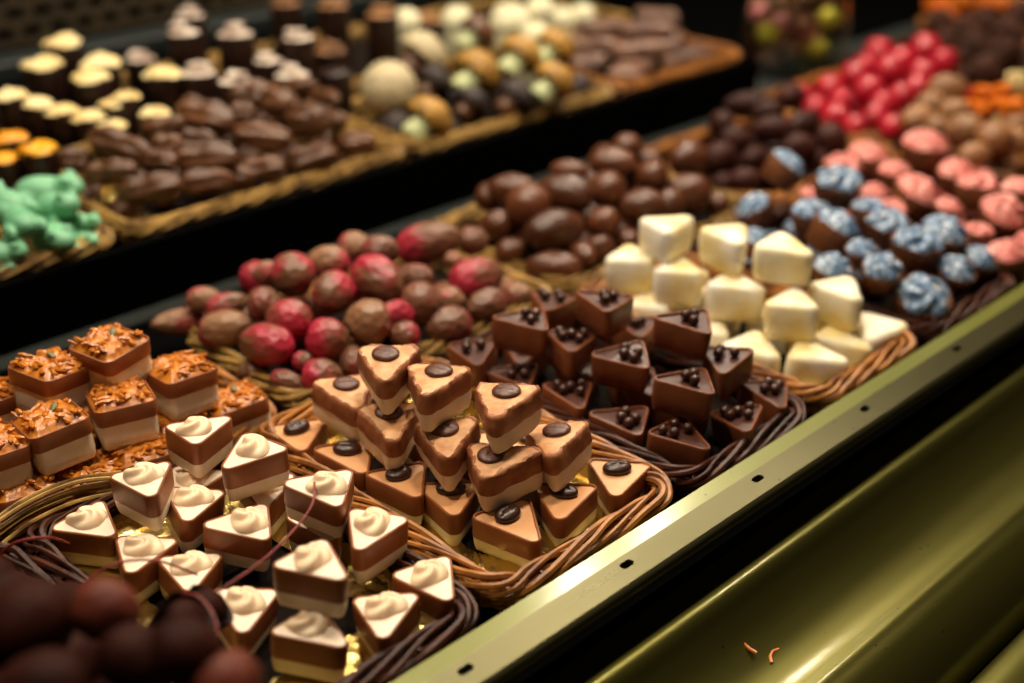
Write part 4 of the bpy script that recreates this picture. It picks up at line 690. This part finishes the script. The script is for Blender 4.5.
# ------------------------------------------------------------------ tall cups on the upper shelf
def tall_cup(h, k, seed):
    out = []; mb = MB(); n = 32
    mb.loft([[(r*math.cos(2*math.pi*i/n), r*math.sin(2*math.pi*i/n), z) for i in range(n)] for z, r in ((0, .38), (.03, .41), (h-.02, .47), (h, .46), (h-.05, .43))])
    out.append(('chocolate_cup', mb.mesh('tall_cup', M_['plaincup'])))
    mb = MB(); rnd = random.Random(seed)
    if k in 'cyo':
        rosette(mb, .47, .17, 3, 5, .35, 0, 0, h-.04, 1.05, 10, 36, .6)
        if k != 'o': ellipsoid(mb, (.12, .05, h+.12), .24, .12, .07, 14, 8)
    elif k == 'd': rosette(mb, .44, .12, 2, 3, .1, 0, 0, h-.04, 1, 8, 30, .7)
    else:
        rosette(mb, .44, .1, 2, 3, .1, 0, 0, h-.04, 1, 8, 30, .7)
        for j in range(7):
            a = rnd.uniform(0, 6.3); q = rnd.uniform(0, .28); ellipsoid(mb, (q*math.cos(a), q*math.sin(a), h+.1+rnd.uniform(0, .08)), rnd.uniform(.12, .2), .1, .08, 10, 7)
    m_ = {'c': 'yellowtop', 'y': 'yellowtop', 'o': 'orangetop', 'd': 'plaincup', 'w': 'pinknut', 't': 'nutball'}[k]
    out.append(('topping', mb.mesh('topping', M_[m_]))); return out
KN = {'c': 'pale cream', 'y': 'lemon cream', 'o': 'bright orange cream', 'd': 'glossy dark', 'w': 'pinkish chopped-nut', 't': 'tan nut'}
for i, (r, c, x, y, z, w_, k) in enumerate(HEAP['cups']):
    ncol = sum(1 for q in HEAP['cups'] if q[0] == r); fz = 4.95 if y > 73.2 else 3.4; h = (z-fz)/w_
    thing('filled_chocolate_cup', tall_cup(h, k, i), 'tall dark cup with '+KN[k]+' topping, '+place_label(r, c, 5, ncol), 'filled cup', 'tall filled cups', (x, y, fz), (0, 0, i), (w_, w_, w_))
# ------------------------------------------------------------------ mushrooms
def mushroom(kind, h):
    out = []; mb = MB(); n = 28
    cm, sm = {'gold': ('gold_dust', 'stem'), 'beige': ('beige_dust', 'shell_nut'), 'dark': ('dark_dust', 'shell_nut'), 'brown': ('shell_nut', 'stem'), 'white': ('whitecream', 'whitecream'), 'ball': ('beige_dust', 'beige_dust')}[kind]
    if kind == 'ball':
        ellipsoid(mb, (0, 0, 0), .5, .5, .5, 36, 24, lambda x, y, z: (x*(1+.02*nz(x, y, z, 9)), y, z*(1+.02*nz(x, y, z, 9, 2)))); return [('crumbed_ball', mb.mesh('ball', M_[cm]))]
    if kind == 'white':
        mb.loft([[(r*math.cos(2*math.pi*i/n)*(1+.06*math.cos(6*2*math.pi*i/n+z*4)), r*math.sin(2*math.pi*i/n)*(1+.06*math.cos(6*2*math.pi*i/n+z*4)), z) for i in range(n)] for z, r in ((-h, .36), (-h+.05, .4), (-h*.5, .42), (0, .38))])
        out.append(('column', mb.mesh('column', M_[sm]))); mb = MB(); rosette(mb, .46, .4, 6, 4, .25, 0, 0, -.05, 1, 10, 48, .6); out.append(('piped_tip', mb.mesh('tip', M_[cm]))); return out
    mb.loft([[(r*math.cos(2*math.pi*i/n), r*math.sin(2*math.pi*i/n), z) for i in range(n)] for z, r in ((-h, .25), (-h+.05, .29), (-h*.5, .26), (-.05, .22), (.05, .18))]); out.append(('stem', mb.mesh('stem', M_[sm])))
    mb = MB(); rings = []
    for r, z in ((.18, -.02), (.34, -.09), (.46, -.1), (.5, -.02), (.48, .12), (.4, .27), (.26, .38), (.1, .43), (.02, .44)):
        rings.append([(r*math.cos(2*math.pi*i/n), r*math.sin(2*math.pi*i/n), z+.015*nz(r*9, i, 0)) for i in range(n)])
    mb.loft(rings); out.append(('cap', mb.mesh('cap', M_[cm]))); return out
MK = {'gold': 'golden crumb-capped mushroom chocolate', 'beige': 'beige crumb-capped mushroom chocolate', 'dark': 'dark cocoa-capped mushroom chocolate', 'brown': 'brown-capped mushroom chocolate', 'white': 'white piped chocolate column', 'ball': 'large round pale crumb-coated chocolate ball'}
for i, (r, c, x, y, z, w_, k) in enumerate(HEAP['mush']):
    ncol = sum(1 for q in HEAP['mush'] if q[0] == r)
    nm = {'white': 'piped_column', 'ball': 'crumbed_ball'}.get(k, 'mushroom_chocolate')
    fl = 3.3 if y < 73.6 else 4.9
    z0 = z-.15*w_ if k != 'ball' else z
    h = (z0-fl)/w_ if k == 'white' else min(.52, (z0-fl)/w_)
    la = MK[k]+(', '+place_label(r, c, 4, ncol) if k != 'ball' else ' in the golden basket behind the brown almonds')
    tl = (0, 0, i) if k in ('white', 'ball') else Vector((1.0, -.25+.12*(i % 3), .75)).to_track_quat('Z', 'Y').to_euler('ZYX')
    thing(nm, mushroom(k, h), la, 'chocolate', {'white': 'white piped columns', 'ball': None}.get(k, 'mushroom chocolates'), (x, y, z0), tl, (w_, w_, w_))
mr = MB(); ellipsoid(mr, (0, 0, 0), .5, .5, .5, 20, 12)
low = [('low_ball', mr.mesh('low_ball', M_['dark_dust']))]
for i, (x, y) in enumerate([(53.6, 66), (56.6, 69.8), (57, 65.4), (60.6, 68.4), (63.6, 65), (63.6, 69), (67, 64.4), (67, 69.4), (70, 64), (55.5, 63.2), (59.8, 64.6)]):
    thing('cocoa_ball', low, 'dark cocoa ball lying under the mushroom chocolates', 'chocolate', 'cocoa balls under the mushrooms', (x, y, 4.5), (0, 0, 0), (2.4, 2.4, 2.4))
# ------------------------------------------------------------------ chocolate bark, jar
slabs = [(77.5, 65.0, 4.0, 6.0, 2.6, .4, 'm'), (83.5, 64.5, 4.1, 5.2, 2.8, -.2, 'm'), (79.5, 69.5, 4.0, 6.0, 3, .1, 'm'), (85, 70, 4.1, 4.5, 3, .5, 'm'), (76.2, 69.6, 4.0, 4, 2.4, 1.2, 'm'),
         (80.4, 66.4, 5.0, 5.5, 2.4, -.5, 'p'), (84.5, 66.8, 5.0, 3.6, 2.2, .5, 'p'), (78.5, 70.6, 5.0, 4.6, 2.4, -.9, 'm'), (85, 70.8, 5.1, 4.4, 2.6, -.3, 'p'), (82.4, 67.6, 6.0, 4.4, 2, -.75, 'p'), (86.4, 70.0, 6.1, 3.8, 2.6, -.8, 'p'), (80.2, 71.0, 6.0, 4, 2.2, -.6, 'p')]
slab_lab = ['lowest bark slab at the left end of the pile', 'lowest bark slab at the front of the pile', 'lowest bark slab in the middle of the pile', 'lowest bark slab at the right end', 'narrow bark slab standing against the basket back at left',
            'dark lit bark slab in the middle layer, left', 'small bark slab in the middle layer, front right', 'bark slab in the middle layer, back left', 'bark slab in the middle layer, back right', 'topmost bark slab near the front of the pile', 'topmost bark slab at the right', 'topmost bark slab at the left back']
sm_ = {}
for k, (x, y, z, L, W, a, m_) in enumerate(slabs):
    mb = MB(); prism(mb, [(-L/2, -W/2), (L/2, -W/2+.2), (L/2-.3, W/2), (-L/2+.2, W/2-.1)], .2, [(0, .1), (.08, 0), (.75, .02), (.85, .12)], lambda x, y, z: (x+.1*nz(x, y, z, 1.2, k), y+.1*nz(x, y, z, 1.2, k+3), z+.1*nz(x, y, 0, 1.1, k)))
    tag(put('bark_slab', mb.mesh('slab', M_['slab']), None, (x, y, z), (.03, .04*(-1)**k, a)), 'chocolate '+slab_lab[k], 'chocolate bark', 'chocolate bark slabs')
mb = MB(); n = 40; JX, JY = 100.9, 65.5
pr = [(0, 3.2), (.15, 4.2), (1.5, 5.0), (4, 5.2), (6.5, 5.0), (8.5, 4.6), (8.6, 4.4), (6.5, 4.8), (4, 5.0), (1.5, 4.8), (.4, 4.0)]
mb.loft([[(r*math.cos(2*math.pi*i/n), r*math.sin(2*math.pi*i/n), z) for i in range(n)] for z, r in pr]); tag(put('glass_jar', mb.mesh('jar', M_['bowlglass']), None, (JX, JY, .01)), 'round clear glass jar of mixed pastel sweets at top right of centre', 'jar')
rnd = random.Random(4); pl = []; bl = {k: MB() for k in 'ypb'}
for k in bl: ellipsoid(bl[k], (0, 0, 0), .5, .5, .5, 18, 12)
bm = {k: bl[k].mesh('sweet', M_['pastel_'+k]) for k in bl}
for t in range(4000):
    a = rnd.uniform(0, 6.3); q = 3.5*math.sqrt(rnd.random()); p = (q*math.cos(a), q*math.sin(a), rnd.uniform(1.5, 8.0))
    if p[2] < 2.4 and q > 2.9: continue
    if all(sum((u-v)**2 for u, v in zip(p, o)) > 2.2**2 for o in pl): pl.append(p)
for i, p in enumerate(sorted(pl, key=lambda p: p[2])[:60]):
    k = 'ybpbb'[i % 5]; thing('pastel_sweet', [('s', bm[k])], {'y': 'yellow-green', 'p': 'pink', 'b': 'brown'}[k]+' round sweet inside the clear glass jar', 'sweet', {'y': 'yellow-green', 'p': 'pink', 'b': 'brown'}[k]+' sweets in the jar', (JX+p[0], JY+p[1], p[2]), (0, 0, 0), (2.1, 2.1, 2.0))
# ------------------------------------------------------------------ dark cherry chocolates at lower left
ch = [egg_mesh('cherry', M_['cherry'], .06, 3), egg_mesh('cherry', M_['cherry_pale'], .06, 4)]
SCL = .87
def nearer(p): return (p[0]*SCL, p[1]*SCL, 31-(31-p[2])*SCL)
CH = [(13.4, 32.5, 4.6, 1.9, 1, 'pale brown cherry chocolate at the centre of the dark heap'), (11.4, 34.0, 4.3, 2.6, 0, 'large dark cherry chocolate at the left frame edge'), (12.7, 29.4, 4.9, 1.9, 0, 'dark cherry chocolate, left one of the joined pair'), (14.0, 28.6, 4.9, 2.0, 0, 'dark cherry chocolate, right one of the joined pair'),
      (10.1, 30.0, 4.9, 2.3, 0, 'dark cherry chocolate at the bottom left corner'), (14.6, 27.4, 4.0, 2.0, 1, 'reddish cherry chocolate at the bottom edge'), (11.8, 37.0, 3.0, 2.2, 0, 'dark cherry chocolate behind the large one'), (12.2, 39.6, 2.2, 2.0, 0, 'small dark cherry chocolate by the wicker twigs')]
CH = [(*nearer(q[:3]), q[3]*SCL*1.1, q[4], q[5]) for q in CH]
for x, y, z, d, k, la in CH: thing('cherry_chocolate', [('c', ch[k])], la, 'chocolate', 'dark cherry chocolates', (x, y, z), (.2, .1, x), (d*1.08, d, d*.95))
rnd = random.Random(8)
for z in (1.2, 3.0, 4.8):
    for x in (4.2, 6.6, 9.0, 11.4, 13.2):
        for y in (28, 30.5, 33, 35.5, 38):
            if all((x-a)**2+(y-b)**2+(z-c)**2 > (d/2+1.0)**2 for a, b, c, d, _, _ in CH) and (z < 2 or y < 36) and (z < 4 or (y < 32 and x < 12)): thing('cherry_chocolate', [('c', ch[0])], 'dark cherry chocolate deep in the unlit heap at lower left', 'chocolate', 'dark cherry chocolates', (x, y, z), (rnd.random(), rnd.random(), x), (2.1, 2.0, 1.9))
def paper_cup(label, loc, rot, s):
    mb = MB(); n = 96; rings = []
    for z, r in ((0, .75), (.02, .8), (1.5, 1.2), (1.48, 1.17), (.08, .76)):
        rings.append([((r+.06*math.cos(32*2*math.pi*k/n)*(z > .01))*math.cos(2*math.pi*k/n), (r+.06*math.cos(32*2*math.pi*k/n)*(z > .01))*math.sin(2*math.pi*k/n), z) for k in range(n)])
    mb.loft(rings); c = MB(); ellipsoid(c, (0, 0, 1.2), .95, .95, .8, 24, 14)
    thing('cupped_truffle', [('paper_cup', mb.mesh('paper_cup', M_['paper'])), ('truffle', c.mesh('truffle', M_['cherry']))], label, 'truffle', 'truffles in paper cups', loc, rot, (s, s, s))
paper_cup('truffle in a pleated dark paper cup tipped against the cream-swirl triangles', (14.5, 31.0, 3.7), (.75, .5, .3), .85)
paper_cup('truffle in a pleated dark paper cup, right of the tipped one', (15.8, 31.6, 3.0), (.4, .7, .2), .75)
# red raffia and loose twigs
def strand(name, pts, r, m, label, cat, group):
    mb = MB(); P = smooth3(pts); tube(mb, P, r, 6); tag(put(name, mb.mesh(name, m)), label, cat, group)
def smooth3(c, k=8):
    out = []; n = len(c)
    for i in range(n-1):
        p = [Vector(c[max(0, i-1)]), Vector(c[i]), Vector(c[i+1]), Vector(c[min(n-1, i+2)])]
        for j in range(k):
            t = j/k; out.append(.5*((2*p[1])+(-p[0]+p[2])*t+(2*p[0]-5*p[1]+4*p[2]-p[3])*t*t+(-p[0]+3*p[1]-3*p[2]+p[3])*t**3))
    return out+[Vector(c[-1])]
g = 'red raffia strands over the left heaps'
strand('raffia_strand', [(23.0, 34.2, 4.3), (21.9, 33.0, 4.2), (19.5, 32.0, 4.0), (17.2, 31.6, 3.9), (15.0, 31.5, 3.8)], .05, M_['raffia'], 'straight red raffia strand crossing the cream-swirl triangles', 'raffia', g)
strand('raffia_strand', [(13.3, 35.4, 3.2), (14.2, 35.3, 3.9), (15.2, 35.0, 4.2), (16.4, 34.5, 3.9), (17.4, 33.7, 3.2)], .05, M_['raffia'], 'red raffia strand arching over the lowest cream triangle at left', 'raffia', g)
strand('raffia_strand', [(15.4, 31.0, 5.0), (15.6, 30.4, 5.1), (15.6, 29.6, 4.9), (15.3, 28.8, 4.6)], .045, M_['raffia'], 'short red raffia curl in front of the paper cups', 'raffia', g)
strand('raffia_strand', [(12.6, 41.0, 1.5), (13.4, 40.2, 3.1), (14.6, 39.6, 3.2), (15.6, 40.2, 2.1)], .06, M_['raffia'], 'blurred red raffia loop beside the twigs at left', 'raffia', g)
rnd = random.Random(2)
for k in range(7):
    y = 43.6+rnd.uniform(-.5, .4); z = 1.6+.14*k
    strand('wicker_twig', [(13.4+rnd.uniform(-.3, .3), y-.6, z-.2), (15.5, y-.15, z+.05), (17.6, y-.1, z+.02), (19.6+rnd.uniform(-.4, .4), y-.5, z-.3)], .09, M_['wick_light'], 'loose golden wicker twig between caramel squares and cream triangles', 'twig', 'loose wicker twigs')
